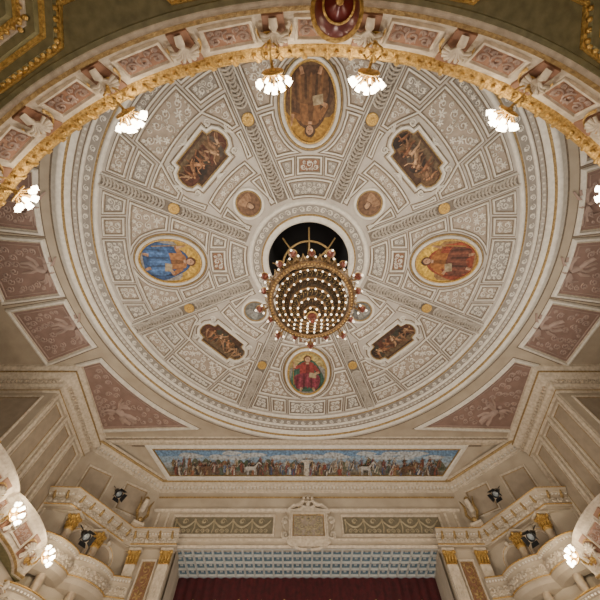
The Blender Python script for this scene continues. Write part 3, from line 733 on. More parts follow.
def make_pilaster(label, x, y, z0, z1, w):
    T = thing('pilaster', label, 'pilaster', Matrix.Translation((x, y, z0))); h = z1-z0
    m = MB().box((0, 0, h/2-.3), (w, .14, h-.6))
    for i in range(3): m.box((-w*.28+w*.28*i, -.08, h/2-.4), (w*.12, .03, h-1.2))
    m.build('shaft', CREAM, T)
    m = MB().box((0, -.02, h-.35), (w*1.0, .16, .5))
    for i in range(4): m.tube([(-w*.42+w*.28*i, -.1, h-.58), (-w*.42+w*.28*i, -.14, h-.4), (-w*.42+w*.28*i, -.22, h-.32)], [.05, .05, .02], 6)
    for s in (-1, 1): m.ball((s*w*.5, -.14, h-.17), .08, 8)
    m.build('capital', GOLD, T); MB().box((0, -.04, h-.05), (w*1.25, .26, .09)).build('abacus', CREAM, T)
def placed(mb, F, fn):
    mm = MB(); fn(mm); mb.add(mm.v, mm.f, None, True, F)
def archthing(label, pos, nn, w, hgt, back, grp, drape=True):
    T = thing('arched_box', label, 'theatre box', MW(pos, nn), grp)
    a_ = w/2; arc = [(-a_, -hgt), (a_, -hgt), (a_, 0)]+[(a_*cos(PI*j/12), a_*sin(PI*j/12)) for j in range(1, 12)]+[(-a_, 0)]
    MB().poly(arc, .02).build('opening', back, T)
    MB().loops([(arc, .02), (inset(arc, -.03), .1), (inset(arc, -.12), .1), (inset(arc, -.15), .0)]).build('arch_moulding', CREAM, T)
    MB().loops([(inset(arc, -.06), .1), (inset(arc, -.07), .12), (inset(arc, -.085), .1)]).build('gilt_line', GOLD, T)
    if drape:
        m = MB()
        for t in (-1, 1): m.poly(catmull([(t*a_, .3*w), (t*.05, .4*w), (t*.3*w, 0), (t*.42*w, -hgt*.5), (t*a_, -hgt*.9)], 4), .03+.004*t)
        m.build('drapery', RED, T)
    MB().tube([(0, a_+.02, .1), (0, a_+.12, .17), (0, a_+.22, .12)], [.06, .09, .05], 8).build('keystone', CREAM, T)
EP = {-1: [(-10.45, 13.3), (-9.4, 13.35), (-7.75, 16.0), (-5.6, 16.0)], 1: [(5.6, 16.0), (7.75, 16.0), (9.4, 13.35), (10.45, 13.3)]}
def bulged(a, b, nb, amp, n=8):
    a = Vector(a); b = Vector(b); d = (b-a); L = d.length; t = d/L; nn = Vector((t.y, -t.x)); out = []
    for i in range(nb):
        for j in range(n+(1 if i == nb-1 else 0)):
            f = (i+j/n)/nb; q = a+d*f+nn*amp*(sin(PI*j/n))**.7 if 0 < j < n else a+d*f; out.append((q.x, q.y))
    return out
for s, sn in ((-1, 'left'), (1, 'right')):
    e = EP[s]
    T = thing('box_entablature', 'finely dentilled cream and gold cornice above the %s stage boxes' % sn, 'cornice', Matrix.Translation((e[1 if s < 0 else 2][0], e[1 if s < 0 else 2][1], 8.95)))
    K = T.matrix_world.inverted()
    def eb(mb, nm, mt): mb.v = [tuple(K @ Vector(p)) for p in mb.v]; return mb.build(nm, mt, T)
    eb(sweep(MB(), e, [(-.9, 8.95), (-.25, 8.95), (-.22, 8.98), (.0, 8.98), (.02, 9.05), (.03, 9.3), (.08, 9.33), (.10, 9.40), (.22, 9.45), (.25, 9.52), (.30, 9.55), (.30, 9.60), (-.9, 9.62)]), 'cornice_body', PLAST)
    m = MB()
    for q, t, nn, z in along(e, .13, 1, .12):
        m.box((0, 0, 0), (.07, .10, .06), Matrix.Translation((q.x, q.y, 9.42)) @ Matrix.Rotation(math.atan2(t.y, t.x), 4, 'Z'))
    eb(m, 'dentils', WHITE)
    m = MB(); sweep(m, e, [(.02, 9.04), (.05, 9.06), (.03, 9.09)]); sweep(m, e, [(.29, 9.56), (.32, 9.58), (.30, 9.61)]); eb(m, 'gilt_lines', GOLD)
    m = MB()
    for j, (q, t, nn, z) in enumerate(along(e, .22, 1, .03)):
        placed(m, frame((q.x, q.y, 9.19), (t.x, t.y, 0), (0, 0, 1), (nn.x, nn.y, 0)), lambda mm: spiral(mm, 0, 0, .10, 0 if j % 2 else PI, 1 if j % 2 else -1, .05, .0, .08))
    eb(m, 'frieze_scrolls', CREAM)
    m = MB()
    for q, t, nn, z in along(e, .5, 1, .0):       # carved brackets under the shelf
        placed(m, frame((q.x, q.y, 9.4), (t.x, t.y, 0), (0, 0, 1), (nn.x, nn.y, 0)), lambda mm: mm.tube([(0, -.12, .03), (0, -.1, .12), (0, .02, .2), (0, .1, .22)], [.05, .06, .05, .04], 6))
    eb(m, 'brackets', GOLDD)
    def tier(z0, dx, nm, lab):
        e2 = [(-10.45, 12.95-dx), (-9.8, 12.9-dx)]+bulged((-9.65, 12.95-dx), (-7.75, 15.85), 2, .30)+[(-7.0, 16.05)]
        if s > 0: e2 = [(-a, b) for a, b in e2][::-1]
        c0 = e2[len(e2)//2]
        T2 = thing(nm, lab, 'balustrade', Matrix.Translation((c0[0], c0[1], z0)))
        K2 = T2.matrix_world.inverted()
        def fb(mb, nm, mt): mb.v = [tuple(K2 @ Vector(p)) for p in mb.v]; return mb.build(nm, mt, T2)
        fb(sweep(MB(), e2, [(-.5, z0-.25), (-.25, z0-.2), (-.05, z0-.08), (0, z0), (.06, z0+.05), (.02, z0+.12), (-.02, z0+.16), (-.02, z0+.62), (.03, z0+.66), (.10, z0+.72), (.12, z0+.78), (-.2, z0+.80), (-.6, z0+.8)]), 'front_body', PLAST)
        m = MB(); sweep(m, e2, [(.02, z0+.10), (.06, z0+.13), (.0, z0+.15)]); sweep(m, e2, [(.09, z0+.74), (.14, z0+.77), (.10, z0+.81)]); fb(m, 'gilt_lines', GOLD)
        m = MB()
        for q, t, nn, z in along(e2, .11, 1, .04): m.box((0, 0, 0), (.06, .06, .05), Matrix.Translation((q.x, q.y, z0+.67)) @ Matrix.Rotation(math.atan2(t.y, t.x), 4, 'Z'))
        fb(m, 'dentils', WHITE)
        m = MB()
        for j, (q, t, nn, z) in enumerate(along(e2, .2, 1, -.02)):
            placed(m, frame((q.x, q.y, z0+.38), (t.x, t.y, 0), (0, 0, 1), (nn.x, nn.y, 0)), lambda mm: (spiral(mm, 0, 0, .11, 0 if j % 2 else PI, 1 if j % 2 else -1, .055, .0, .09), mm.ribbon([(-.1, -.18), (0, -.12), (.1, -.18)], .05, 0, .06)))
        fb(m, 'scroll_relief', CREAM)
    tier(7.0, 0, 'box_balustrade', 'bulging carved cream box balustrade with scroll relief below the %s stage-box cornice' % sn)
    tier(5.3, .3, 'box_balustrade', 'lower bulging cream box balustrade of the %s stage boxes, at the photo bottom' % sn)
    make_column('column', 'slim marble column with gilt capital at the outer corner of the %s stage boxes' % sn, s*9.2, 13.78, FL, 8.93, .17)
    make_column('column', 'slim marble column with gilt capital in the middle of the %s stage boxes' % sn, s*8.5, 14.95, FL, 8.93, .17)
    make_pilaster('flat cream pilaster with gilt capital on the outer edge of the %s stage pier' % sn, s*7.3, 16.14, FL, 8.93, .42)
    make_pilaster('flat cream pilaster with gilt capital on the %s pier next to the curtain' % sn, s*5.95, 16.14, FL, 8.93, .42)
    pc = Vector((s*10.5, 13.45)); pa = Vector((s*9.6, 13.75)); pb = Vector((s*7.6, 16.6))
    wall('wall_'+sn+'_boxes', [tuple(pc), tuple(pa), tuple(pb)] if s < 0 else [tuple(pb), tuple(pa), tuple(pc)], FL, 8.95, PLAST)
    nn = Vector((-s*(pb.y-pa.y), -abs(pb.x-pa.x), 0)).normalized()
    for i, f in enumerate((.26, .62)):
        q = pa+(pb-pa)*f
        archthing('arched cream niche behind the %s stage-box columns, %s the stage' % (sn, ('farther from', 'nearer')[i]), (q.x, q.y, 8.25), nn, .8, .5, MARK, 'arched stage boxes', False)
    for i, y in enumerate((10.62, 11.78, 12.92)):
        archthing('arched gallery opening low on the %s side wall, %s from the stage' % (sn, ('third', 'second', 'nearest')[i]), (s*10.5, y, 7.65), (-s, 0, 0), .8, .5, MARK, 'gallery openings of the side walls', False)
    MB().box((s*6.66, 16.9, (8.97+FL)/2), (1.85, 1.3, 8.97-FL)).build('wall_'+sn+'_pier', PLAST, kind='structure')
    wallpanel('narrow brown relief panel on the %s pier beside the curtain' % sn, (s*6.62, 16.24, 7.6), (0, -1, 0), .7, 2.0, BROWN, GOLDD, name='pier_panel')
    T = thing('scroll_console', 'carved cream scroll console with gilt leaf on the %s box cornice' % sn, 'console', MW((s*7.6, 15.75, 9.62), Vector((-s*.8, -1, 0))))
    m = MB(); n = 22
    m.tube([(0, .12+.05*i, .12+.18*cos(i*.28)) for i in range(n)], [.10+.05*sin(PI*i/n) for i in range(n)], 8); m.box((0, .05, .1), (.5, .1, .5)); m.build('scroll', CREAM, T)
    m = MB()
    for k in (-1, 1): m.tube([(k*.1, .2, .25), (k*.26, .5, .3), (k*.22, .9, .22), (k*.32, 1.2, .26)], [.05, .07, .06, .02], 6)
    m.ball((0, 1.25, .12), .13, 10); m.ball((0, .2, .34), .11, 10); m.build('gilt_leaves', GOLDD, T)
    wall('wall_'+sn+'_jamb', [(-5.62, 16.3), (-5.9, 18.7)] if s < 0 else [(5.9, 18.7), (5.62, 16.3)], FL, 9.1, PLAST)

# ------------------------------------------------------------------ stage spotlights
def spotlight(label, pos, aim, mount):
    p = Vector(pos); w = (Vector(aim)-p).normalized(); v = Vector((0, 0, 1)); u = v.cross(w).normalized(); v = w.cross(u)
    T = thing('stage_spotlight', label, 'spotlight', frame(p, u, v, w), 'black stage spotlights')
    MB().lathe([(.001, -.3), (.09, -.29), (.12, -.22), (.12, .05), (.15, .08), (.15, .22), (.13, .22), (.13, .1)], 18).build('housing', BLACK, T)
    MB().lathe([(.001, .13), (.08, .12), (.13, .1)], 18).build('lens', LENS, T)
    m = MB()
    for a in range(4):
        m.add([(-.13, .15, .22), (.13, .15, .22), (.17, .26, .38), (-.17, .26, .38)], [[0, 1, 2, 3]], M=Matrix.Rotation(a*PI/2, 4, 'Z'))
    m.build('barn_doors', BLACK, T)
    q = T.matrix_world.inverted() @ Vector(mount)
    m = MB(); d = q.normalized()*.22
    m.tube([(.15, 0, 0), (.16, d.y, d.z), (0, d.y*1.15, d.z*1.15), (-.16, d.y, d.z), (-.15, 0, 0)], .015, 6)
    m.tube([(0, d.y*1.1, d.z*1.1), tuple(q)], .018, 6); m.build('yoke', BLACK, T)
for s, sn in ((-1, 'left'), (1, 'right')):
    spotlight('black barn-door spotlight hanging in front of the %s splayed wall, above the box cornice' % sn, (s*8.45, 14.6, 10.45), (s*2, 10, 3), (s*8.95, 14.9, 11.0))
    spotlight('black spotlight clamped below the %s box cornice beside a gilt capital' % sn, (s*8.5, 13.9, 8.2), (s*1, 9, 1), (s*9.0, 14.1, 8.7))

# ================================================================== balcony parapet overhead
CYB, RA, RB = 7.33, 9.0, 8.57
lim = PI/2*8.57
def bp(t):
    s = 1 if t >= 0 else -1; a = abs(t)
    if a <= lim:
        f = a/8.57; return Vector((s*RA*sin(f), CYB-RB*cos(f))), Vector((-s*sin(f), cos(f)))
    return Vector((s*(RA-.26*abs(sin(PI*(a-lim)/2.65))**.7), CYB+(a-lim))), Vector((-s, 0))
TM = lim+5.5
bpath = []; t = -TM
while t <= TM+1e-6:
    p, _ = bp(t); bpath.append((p.x, p.y)); t += 2*TM/200
T = thing('balcony_parapet', 'horseshoe balcony parapet with gilt rail curving overhead', 'balcony', Matrix.Translation((0, -1.24, 6.3)))
PK = T.matrix_world.inverted()
def pb_(mb, nm, mt, M=None, par=None):
    if M is None: mb.v = [tuple(PK @ Vector(p)) for p in mb.v]; return mb.build(nm, mt, T)
    return mb.build(nm, mt, T, PK @ M)
pb_(sweep(MB(), bpath, [(-1.6, 6.28), (-.42, 6.28), (-.36, 6.30), (-.33, 6.36), (-.36, 6.41), (-.05, 7.03), (.0, 7.06), (.06, 7.10), (.08, 7.16), (-.35, 7.2), (-.5, 6.9), (-1.6, 6.4)], -1), 'parapet_wall', CREAM)
gp = [q for i, q in enumerate(bpath) if q[1] < 8.0]
m = sweep(MB(), gp, [(-.05, 7.03), (.0, 7.05), (.05, 7.09), (.10, 7.13), (.11, 7.18), (.05, 7.22), (-.1, 7.23)], -1)
for j, (q, tt, nn, z) in enumerate(along(gp, .1, -1, .06)):
    m.ball((q.x, q.y, 7.07), .042, 6)
    if j % 2: m.tube([(q.x, q.y, 7.10), (q.x+nn.x*.06+tt.x*.05, q.y+nn.y*.06+tt.y*.05, 7.15), (q.x+nn.x*.06+tt.x*.1, q.y+nn.y*.06+tt.y*.1, 7.21)], [.03, .04, .01], 5)
pb_(m, 'gilt_rope_rail', GOLD)
pb_(sweep(MB(), bpath, [(-.36, 6.29), (-.31, 6.33), (-.32, 6.36), (-.36, 6.38)], -1), 'gilt_base_line', GOLDD)
pb_(sweep(MB(), bpath, [(-.44, 6.30), (-.44, 6.26), (-.50, 6.25), (-.52, 6.27), (-3.6, 6.27)], -1), 'soffit', OLIVE)
# angular stepped olive and gold mouldings under the balcony, broken forward bay by bay
BW = 1.35; spath = []
for k in range(-8, 9):
    off = .56 if k % 2 else 1.0
    for e_ in (-.5, .5):
        pm, nm = bp(k*BW); tg = Vector((nm.y, -nm.x))
        q = pm-nm*off-tg*(-e_)*BW*(1-off/8.57)*-1
        spath.append((q.x, q.y))
if (Vector(spath[1])-Vector(spath[0])).dot(bp(BW*.5-8*BW)[0]-bp(-BW*.5-8*BW)[0]) < 0:
    spath = [spath[i+1] if i % 2 == 0 else spath[i-1] for i in range(len(spath))]
o = 0.; z = 6.26
for i, (nm, mt, wd, dz, bead) in enumerate([('stepped_gilt_moulding', GOLD, .05, .06, 0), ('stepped_olive_moulding', OLIVE, .10, .09, 1), ('stepped_gilt_moulding', GOLD, .05, .06, 0), ('stepped_olive_moulding', OLIVE, .10, .10, 0), ('stepped_cream_moulding', CREAM, .05, .04, 0),
                                  ('stepped_gilt_moulding', GOLD, .05, .07, 1), ('stepped_olive_moulding', OLIVE, .12, .12, 0), ('stepped_gilt_moulding', GOLDD, .05, .05, 0), ('stepped_cream_moulding', CREAM, .06, .05, 0), ('stepped_olive_moulding', OLIVE, .12, .12, 1), ('stepped_gilt_moulding', GOLD, .06, .06, 0), ('stepped_olive_moulding', OLIVE, 1.2, .06, 0)]):
    pb_(sweep(MB(), spath, [(o, z+.02), (o, z-dz), (o-wd, z-dz)], -1), nm, mt)
    if bead:
        m = MB()
        for q, tt, nn, _ in along(spath, .11, -1, o+.01): m.ball((q.x, q.y, z-dz*.5), .040, 6)
        pb_(m, 'gilt_bead_row', GOLD)
    o -= wd; z -= dz
STEP = 1.34
def pf(t, z=6.72, off=0., tilt=True):
    p, nn = bp(t); o = -.05-.31*(7.03-z)/.62+off
    n3 = (nn.x*.62, nn.y*.62, -.31) if tilt else (nn.x, nn.y, 0)
    return MW((p.x+nn.x*o, p.y+nn.y*o, z), n3)
pw, ph_ = .84, .50
pp = [(-pw/2, -ph_/2), (pw/2, -ph_/2), (pw/2, ph_/2), (-pw/2, ph_/2)]
nP = int(TM/STEP)
first = None; firstc = None
for i in range(-nP, nP+1):
    M = PK @ pf(i*STEP)
    if first is None:
        o = MB().poly(inset(pp, .05), .012).build('rose_panel', ROSEB, T, M)
        MB().loops([(pp, 0), (inset(pp, .015), .05), (inset(pp, .05), .05), (inset(pp, .07), .012)]).build('panel_frame', CREAM, o)
        m = MB(); arabesque(m, inset(pp, .08), 9, rmax=.13, rmin=.04, wd=.045, w0=.015, w1=.045); m.build('panel_relief', PINKR, o)
        first = o
    else:
        o = first.copy(); C.objects.link(o); o.parent = T; o.matrix_local = M
        for ch in list(first.children):
            c = ch.copy(); C.objects.link(c); c.parent = o
for i in range(-nP, nP+2):
    t = (i-.5)*STEP
    if abs(t) > TM: continue
    M = PK @ pf(t)
    if firstc is None:
        o = MB().prism([(-.16, -.32), (.16, -.32), (.19, .32), (-.19, .32)], 0, .05).build('console', ROSEB, T, M)
        m = MB()
        for k in range(9):
            a = R(-10+25*k); m.tube([(0, -.08, .08), (.11*cos(a), -.06+.11*sin(a), .17), (.22*cos(a), -.06+.22*sin(a), .14)], [.012, .024, .034], 6)
        m.ball((0, -.12, .10), .05, 8); m.tube([(0, -.28, .06), (0, -.2, .14), (0, -.1, .11)], [.06, .07, .03], 8)
        m.build('shell', CREAM, o); firstc = o
        MB().lathe([(.25, .05), (.26, .10), (.285, .05)], 24, Matrix.Translation((0, -.06, 0)), True, R(-15), R(195)).build('shell_rim', GOLD, o)
    else:
        o = firstc.copy(); C.objects.link(o); o.parent = T; o.matrix_local = M
        for ch in list(firstc.children):
            c = ch.copy(); C.objects.link(c); c.parent = o
for s, sn in ((-1, 'left'), (1, 'right')):
    yy = [(-9.5, 6.5), (-9.5, 13.3)] if s < 0 else [(9.5, 13.3), (9.5, 6.5)]
    wall('wall_'+sn+'_arcade', yy, FL, 6.26, PLAST)
    for i, y in enumerate((8.4, 9.9, 11.4, 12.6)):
        archthing('arched opening below the %s balcony, %s from the stage' % (sn, ('fourth', 'third', 'second', 'nearest')[i]), (s*9.5, y, 5.35), (-s, 0, 0), .95, 2.2, BROWN, 'arched openings below the balcony')
for i, (tt, lab) in enumerate(((-3.1, 'left of the top lamps'), (3.1, 'right of the top lamps'), (-5.9, 'in the upper left corner'), (5.9, 'in the upper right corner'))):
    p, nn = bp(tt); q = p-nn*2.6
    c = make_column('balcony_column', 'olive and gold column carrying the balcony, '+lab, q.x, q.y, FL, 5.1, .22, OLIVE, 'balcony columns')
    Rm = Matrix.Rotation(math.atan2(nn.y, nn.x), 4, 'Z')
    MB().box((0, 0, 6.78), (.75, .75, .14), Rm).build('entablature_block', OLIVE, c)
    MB().box((0, 0, 6.69), (.82, .82, .04), Rm).build('gilt_moulding', GOLD, c)
T = thing('bowl_lamp', 'wide dark red and gold bowl lamp under the balcony at the top edge', 'lamp', Matrix.Translation((.18, -1.46, 6.25)) @ Matrix.Diagonal((1.3, 1.3, 1, 1)))
MB().lathe([(.001, -.66), (.05, -.64), (.04, -.59), (.14, -.52), (.21, -.40), (.24, -.28)], 24).build('bowl', REDL, T)
m = MB().lathe([(.23, -.30), (.28, -.27), (.27, -.2), (.2, -.16), (.06, -.1), (.05, .02)], 24); m.lathe([(.145, -.53), (.165, -.51), (.155, -.49)], 24); m.ball((0, 0, -.67), .04, 8); m.build('gilt_rim', GOLD, T)

# sconces
def lightpt(name, loc, e, col=(1, .82, .58), rad=.12):
    l = bpy.data.lights.new(name, 'POINT'); l.energy = e; l.color = col; l.shadow_soft_size = rad
    o = bpy.data.objects.new(name, l); o.location = loc; C.objects.link(o); return o
sc = None
LT = [(-.76, 6.72, 'left of the top pair'), (.80, 6.72, 'right of the top pair'), (-2.5*STEP, 6.72, 'upper left, beyond the top pair'), (2.45*STEP, 6.72, 'upper right, beyond the top pair'),
      (-4.5*STEP, 6.72, 'left photo edge near the top'), (4.5*STEP, 6.72, 'right photo edge near the top'),
      (-(lim+10.05-CYB), 6.42, 'left photo edge near the bottom'), (-(lim+12.5-CYB), 6.6, 'bottom left by the stage boxes'), ((lim+12.5-CYB), 6.6, 'bottom right by the stage boxes')]
for t, z, lab in LT:
    low = abs(t) > lim
    M = pf(t, z, .06 if z > 6.7 else .10, False)
    if low:
        p, nn = bp(t); M = MW((p.x+nn.x*(-.22), p.y, z), (nn.x, 0, 0))
    lab = 'gilt balcony lamp with lit glass globes, '+lab
    if sc is None:
        sc = thing('balcony_lamp', lab, 'lamp', M, 'globe lamps on the balcony parapet')
        MB().lathe([(.10, -.02), (.08, .04), (.04, .06), (.001, .06)], 16).build('backplate', GOLD, sc)
        MB().tube([(0, 0, .03), (0, -.12, .14), (0, -.08, .30), (0, .06, .40), (0, .08, .50)], [.026, .028, .024, .024, .04], 8).build('arm', GOLD, sc)
        m = MB()
        for k in (-1, 1): m.tube([(k*.02, -.02, .1), (k*.12, -.08, .18), (k*.15, .0, .26), (k*.08, .05, .32), (k*.05, -.02, .29)], [.014, .020, .018, .014, .010], 6)
        m.ball((0, -.12, .16), .045, 8); m.lathe([(.001, 0), (.17, .0), (.19, .02), (.17, .04), (.001, .03)], 18, frame((0, .07, .47), (1, 0, 0), (0, .94, -.34), (0, .34, .94))); m.build('scroll_ornament', GOLD, sc)
        hub = Vector((0, .08, .50)); ax = Vector((0, .30, .85)).normalized()
        u = Vector((1, 0, 0)); v = ax.cross(u)
        MB().lathe([(.001, -.10), (.05, -.05), (.07, 0), (.05, .05), (.02, .08), (.001, .14)], 14, frame(hub, u, v, ax)).build('hub', GOLD, sc)
        for k in range(12):
            if k < 8:
                a = 2*PI*k/8+.3; rad = u*cos(a)+v*sin(a); d = (rad*.95+ax*.7).normalized(); p0 = hub+rad*.07; ln = .17
            else:
                a = 2*PI*k/4; rad = u*cos(a)+v*sin(a); d = (ax+rad*.4).normalized(); p0 = hub+rad*.03; ln = .19
            p1 = p0+d*ln
            br = MB().tube([tuple(p0), tuple(p0+d*.08), tuple(p1)], [.012, .012, .022], 6).build('branch', GOLD, sc)
            w = d; uu = w.cross(Vector((.3, .5, .1))).normalized(); vv = w.cross(uu)
            MB().lathe([(.018, 0), (.034, .012), (.046, .035), (.048, .06), (.040, .085), (.050, .11), (.020, .10), (.001, .105)], 12, frame(p1, uu, vv, w)).build('glass_globe', GLASS, br)
    else: dup(sc, M, lab)
    lightpt('lamp_light', tuple(M @ Vector((0, .12, .85))), 26 if not low else 110)

# ================================================================== chandelier
CZ = 9.2; S9 = .92
T = thing('chandelier', 'huge tiered dark bronze-gilt chandelier with rings of small bulbs below the oculus', 'chandelier', Matrix.Translation((0, Y0, CZ)) @ Matrix.Scale(S9, 4))
MB().tube([(0, 0, 6.2), (0, 0, 1.3), (0, 0, -1.1)], .035, 8).build('suspension_rod', ANTIQ, T)
m = MB().lathe([(.001, 2.0), (.1, 1.95), (.16, 1.8), (.08, 1.65), (.22, 1.5), (.52, 1.38), (.6, 1.3), (.55, 1.2), (.3, 1.12), (.12, 1.0), (.1, .6), (.2, .45), (.12, .3)], 32)
for i in range(14):
    a = 2*PI*i/14; c, q = cos(a), sin(a)
    m.tube([(.5*c, .5*q, 1.25), (.80*c, .80*q, 1.35), (.95*c, .95*q, 1.55), (.86*c, .86*q, 1.75), (.74*c, .74*q, 1.66)], [.04, .05, .045, .04, .02], 6)
m.build('crown', ANTIQ, T)
m = MB().lathe([(.001, 2.9), (.16, 2.9), (.34, 3.0), (.42, 3.1), (.2, 3.2), (.05, 3.3)], 24)
for i in range(8):
    a = 2*PI*i/8; c, q = cos(a), sin(a)
    m.tube([(.36*c, .36*q, 3.05), (.75*c, .75*q, 3.0), (1.1*c, 1.1*q, 3.15), (1.45*c, 1.45*q, 3.5)], [.035, .035, .03, .03], 6)
    m.tube([(.75*c, .75*q, 3.0), (.9*c, .9*q, 2.85), (1.05*c, 1.05*q, 2.95), (.98*c, .98*q, 3.05)], [.03, .03, .02, .01], 6)
    m.ball((.62*c, .62*q, 2.95), .05, 6)
m.lathe([(.98, 3.1), (1.02, 3.05), (1.06, 3.1), (1.02, 3.15)], 40)
m.build('suspension_frame', GOLDD, T)
m = MB()
for i in range(10):
    a = 2*PI*i/10; c, q = cos(a), sin(a)
    m.tube([(1.22*c, 1.22*q, .1), (1.1*c, 1.1*q, .5), (.8*c, .8*q, .8), (.55*c, .55*q, 1.25)], [.035, .03, .03, .03], 6)
m.build('stays', ANTIQ, T)
MB().lathe([(1.19, -.12), (1.24, -.15), (1.30, -.14), (1.36, -.10), (1.34, -.02), (1.36, .14), (1.40, .18), (1.32, .24), (1.20, .2), (1.19, -.12)], 64).build('main_ring', ANTIQ, T)
m = MB()
for i in range(80):
    a = 2*PI*i/80; m.ball((1.27*cos(a), 1.27*sin(a), -.15), .028, 6)
m.build('ring_beading', GOLD, T)
m = MB()
for i in range(36):
    F = Matrix.Rotation(2*PI*i/36, 4, 'Z')
    m.tube([(1.36, -.08, -.05), (1.43, -.04, .05), (1.45, 0, .2), (1.43, .04, .05), (1.36, .08, -.05)], .018, 5, F)
    m.ball((1.46, 0, .24), .03, 6, M=F)
m.build('openwork_gallery', GOLDD, T)
arm = None
for i in range(18):
    F = 1.04 if i % 2 == 0 else .95
    M = Matrix.Rotation(2*PI*(i+.5)/18, 4, 'Z') @ Matrix.Diagonal((F, F, 1, 1)) @ Matrix.Translation((0, 0, 0 if i % 2 == 0 else .18))
    if arm is None:
        m = MB().tube([(1.32, 0, 0), (1.45, 0, -.14), (1.56, 0, -.12), (1.60, 0, 0)], [.025, .035, .03, .03], 6)
        m.tube([(1.34, 0, .12), (1.46, 0, .24), (1.55, 0, .16)], [.025, .025, .012], 6)
        arm = m.build('arm', ANTIQ, T, M)
        MB().lathe([(.001, -.24), (.03, -.22), (.05, -.17), (.10, -.08), (.115, 0), (.10, .08), (.05, .12), (.04, .18), (.001, .2)], 12, Matrix.Translation((1.58, 0, -.02))).build('urn', BRONZE, arm)
        MB().lathe([(.12, -.03), (.132, 0), (.12, .03)], 12, Matrix.Translation((1.58, 0, -.02))).build('gilt_band', GOLD, arm)
        for bx, by in ((1.49, -.13), (1.49, .13), (1.71, 0)):
            MB().lathe([(.012, .03), (.016, 0), (.03, -.03), (.032, -.05), (.02, -.075), (.001, -.08)], 8, Matrix.Translation((bx, by, -.06))).build('small_bulb', BULB, arm)
    else:
        o = arm.copy(); C.objects.link(o); o.parent = T; o.matrix_local = M
        for ch in list(arm.children):
            c = ch.copy(); C.objects.link(c); c.parent = o
tiers = [(1.08, -.06, 30), (.86, -.24, 24), (.64, -.44, 18), (.42, -.66, 12), (.22, -.86, 7)]
bulb = None
for k, (r, z, nb) in enumerate(tiers):
    MB().lathe([(r-.04, z-.02), (r-.02, z-.05), (r+.02, z-.05), (r+.04, z-.02), (r+.04, z+.05), (r-.03, z+.05), (r-.04, z-.02)], 48).build('tier_hoop', ANTIQ, T)
    r2 = tiers[k+1][0] if k < 4 else .06; z2 = tiers[k+1][1] if k < 4 else -1.0
    MB().lathe([(r, z+.06), (r*.5+r2*.5, z*.5+z2*.5+.10), (r2, z2+.07)], 40).build('basket_lining', LINING, T)
    m = MB(); ns = max(10, int(nb*1.3))
    for i in range(ns):
        a = 2*PI*i/ns; c, q = cos(a), sin(a); a2 = a+PI/ns
        m.tube([(r*c, r*q, z), ((r*.48+r2*.52)*cos(a2), (r*.48+r2*.52)*sin(a2), z*.55+z2*.45+.06), (r2*c, r2*q, z2+.04)], .011, 4, None, False)
        rr = r*.55+r2*.45; m.ball((rr*c, rr*q, z*.55+z2*.45+.04), .022, 6); m.ball((r*cos(a2), r*sin(a2), z-.05), .018, 6)
    m.build('strand_basket', ANTIQ if k % 2 else GOLDD, T)
    for i in range(nb):
        a = 2*PI*(i+.5*(k % 2))/nb; M = Matrix.Translation((r*cos(a), r*sin(a), z-.045))
        if bulb is None:
            bulb = MB().lathe([(.015, .02), (.018, -.01), (.029, -.035), (.031, -.055), (.021, -.08), (.001, -.088)], 10).build('bulb', BULB, T, M)
        else:
            o = bulb.copy(); C.objects.link(o); o.parent = T; o.matrix_local = M
MB().lathe([(.001, -1.42), (.05, -1.38), (.07, -1.3), (.03, -1.24), (.1, -1.16), (.16, -1.06), (.13, -.98), (.05, -.92)], 20).build('bottom_finial', BRONZE, T)
MB().lathe([(.14, -1.10), (.17, -1.06), (.14, -1.02)], 20).build('finial_band', GOLD, T)

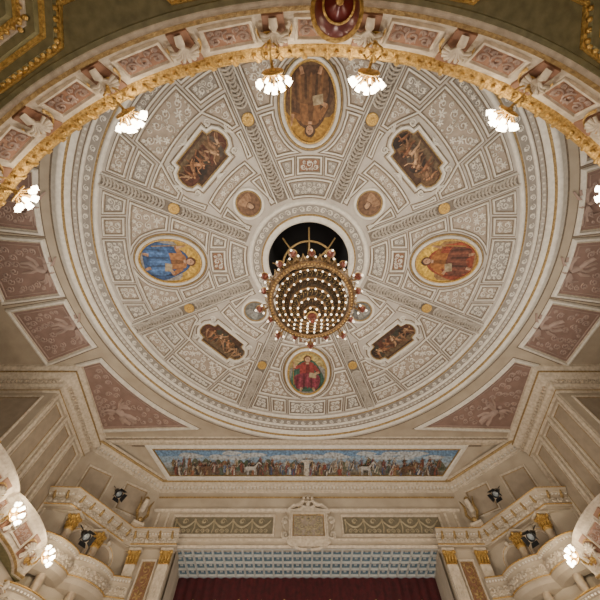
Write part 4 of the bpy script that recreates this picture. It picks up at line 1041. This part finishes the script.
# ================================================================== floor, light, camera
MB().poly([(-14, -8), (14, -8), (14, 19), (-14, 19)], FL).build('floor', FLOORM, kind='structure')
lightpt('chandelier_light', (0, Y0, 6.2), 400, (1, .89, .75), .25)
lightpt('chandelier_top_light', (0, Y0, 10.9), 40, (1, .85, .66), .2)
for i in range(6):
    a = PI/3*i+.5; lightpt('chandelier_ring_light', (2.4*cos(a), Y0+2.4*sin(a), 9.9), 62, (1, .90, .77), .12)
def arealight(loc, size, e, tgt, col=(1, .92, .81)):
    l = bpy.data.lights.new('area_fill', 'AREA'); l.energy = e; l.size = size; l.color = col  # unseen fill lamp, no fitting modelled for it
    o = bpy.data.objects.new('area_fill', l); o.location = loc
    o.rotation_euler = (Vector(tgt)-Vector(loc)).to_track_quat('-Z', 'Y').to_euler(); C.objects.link(o)
for t, e in ((-12.5, 190), (-7.5, 150), (-2.5, 110), (2.5, 110), (7.5, 150), (12.5, 190)):
    p, nn = bp(t); q = p-nn*.9; arealight((q.x, q.y, 7.35), .5, e, (q.x*.1, Y0+(q.y-Y0)*.1, H))  # fill added behind the rail to light the ceiling
arealight((0, 9.0, -1.0), 2.0, 560, (0, 15.5, 10), (1, .90, .76))  # area fill near the floor, aimed at the stage wall
for s in (-1, 1):
    arealight((s*3.5, 8.0, -1.0), 1.4, 210, (s*9.5, 14, 8.5), (1, .85, .66))  # area fill near the floor, aimed at the stage boxes
    lightpt('under_balcony_fill', (s*3.4, -.6, 2.2), 170, (1, .88, .68), .12)  # unseen fill lamps added to brighten the balcony underside
lightpt('under_balcony_fill', (0, -1.8, 2.4), 70, (1, .88, .68), .12)  # added fill for the middle of the balcony underside
for s in (-1, 1): lightpt('soffit_fill', (s*3.2, 16.9, 6.0), 38, (.92, .96, 1), .3)  # fill lamps added to brighten the coffered soffit, no orchestra pit lamp
W = bpy.data.worlds.new('World'); bpy.context.scene.world = W; W.use_nodes = True
W.node_tree.nodes['Background'].inputs[0].default_value = (1, .93, .84, 1); W.node_tree.nodes['Background'].inputs[1].default_value = .16
cam = bpy.data.cameras.new('Camera'); co = bpy.data.objects.new('Camera', cam); C.objects.link(co)
cam.lens = 21.12; cam.sensor_width = 36; cam.clip_end = 200; cam.clip_start = .02
co.location = (-.32, 0, 0); co.rotation_euler = (R(154.3), 0, 0)
bpy.context.scene.camera = co
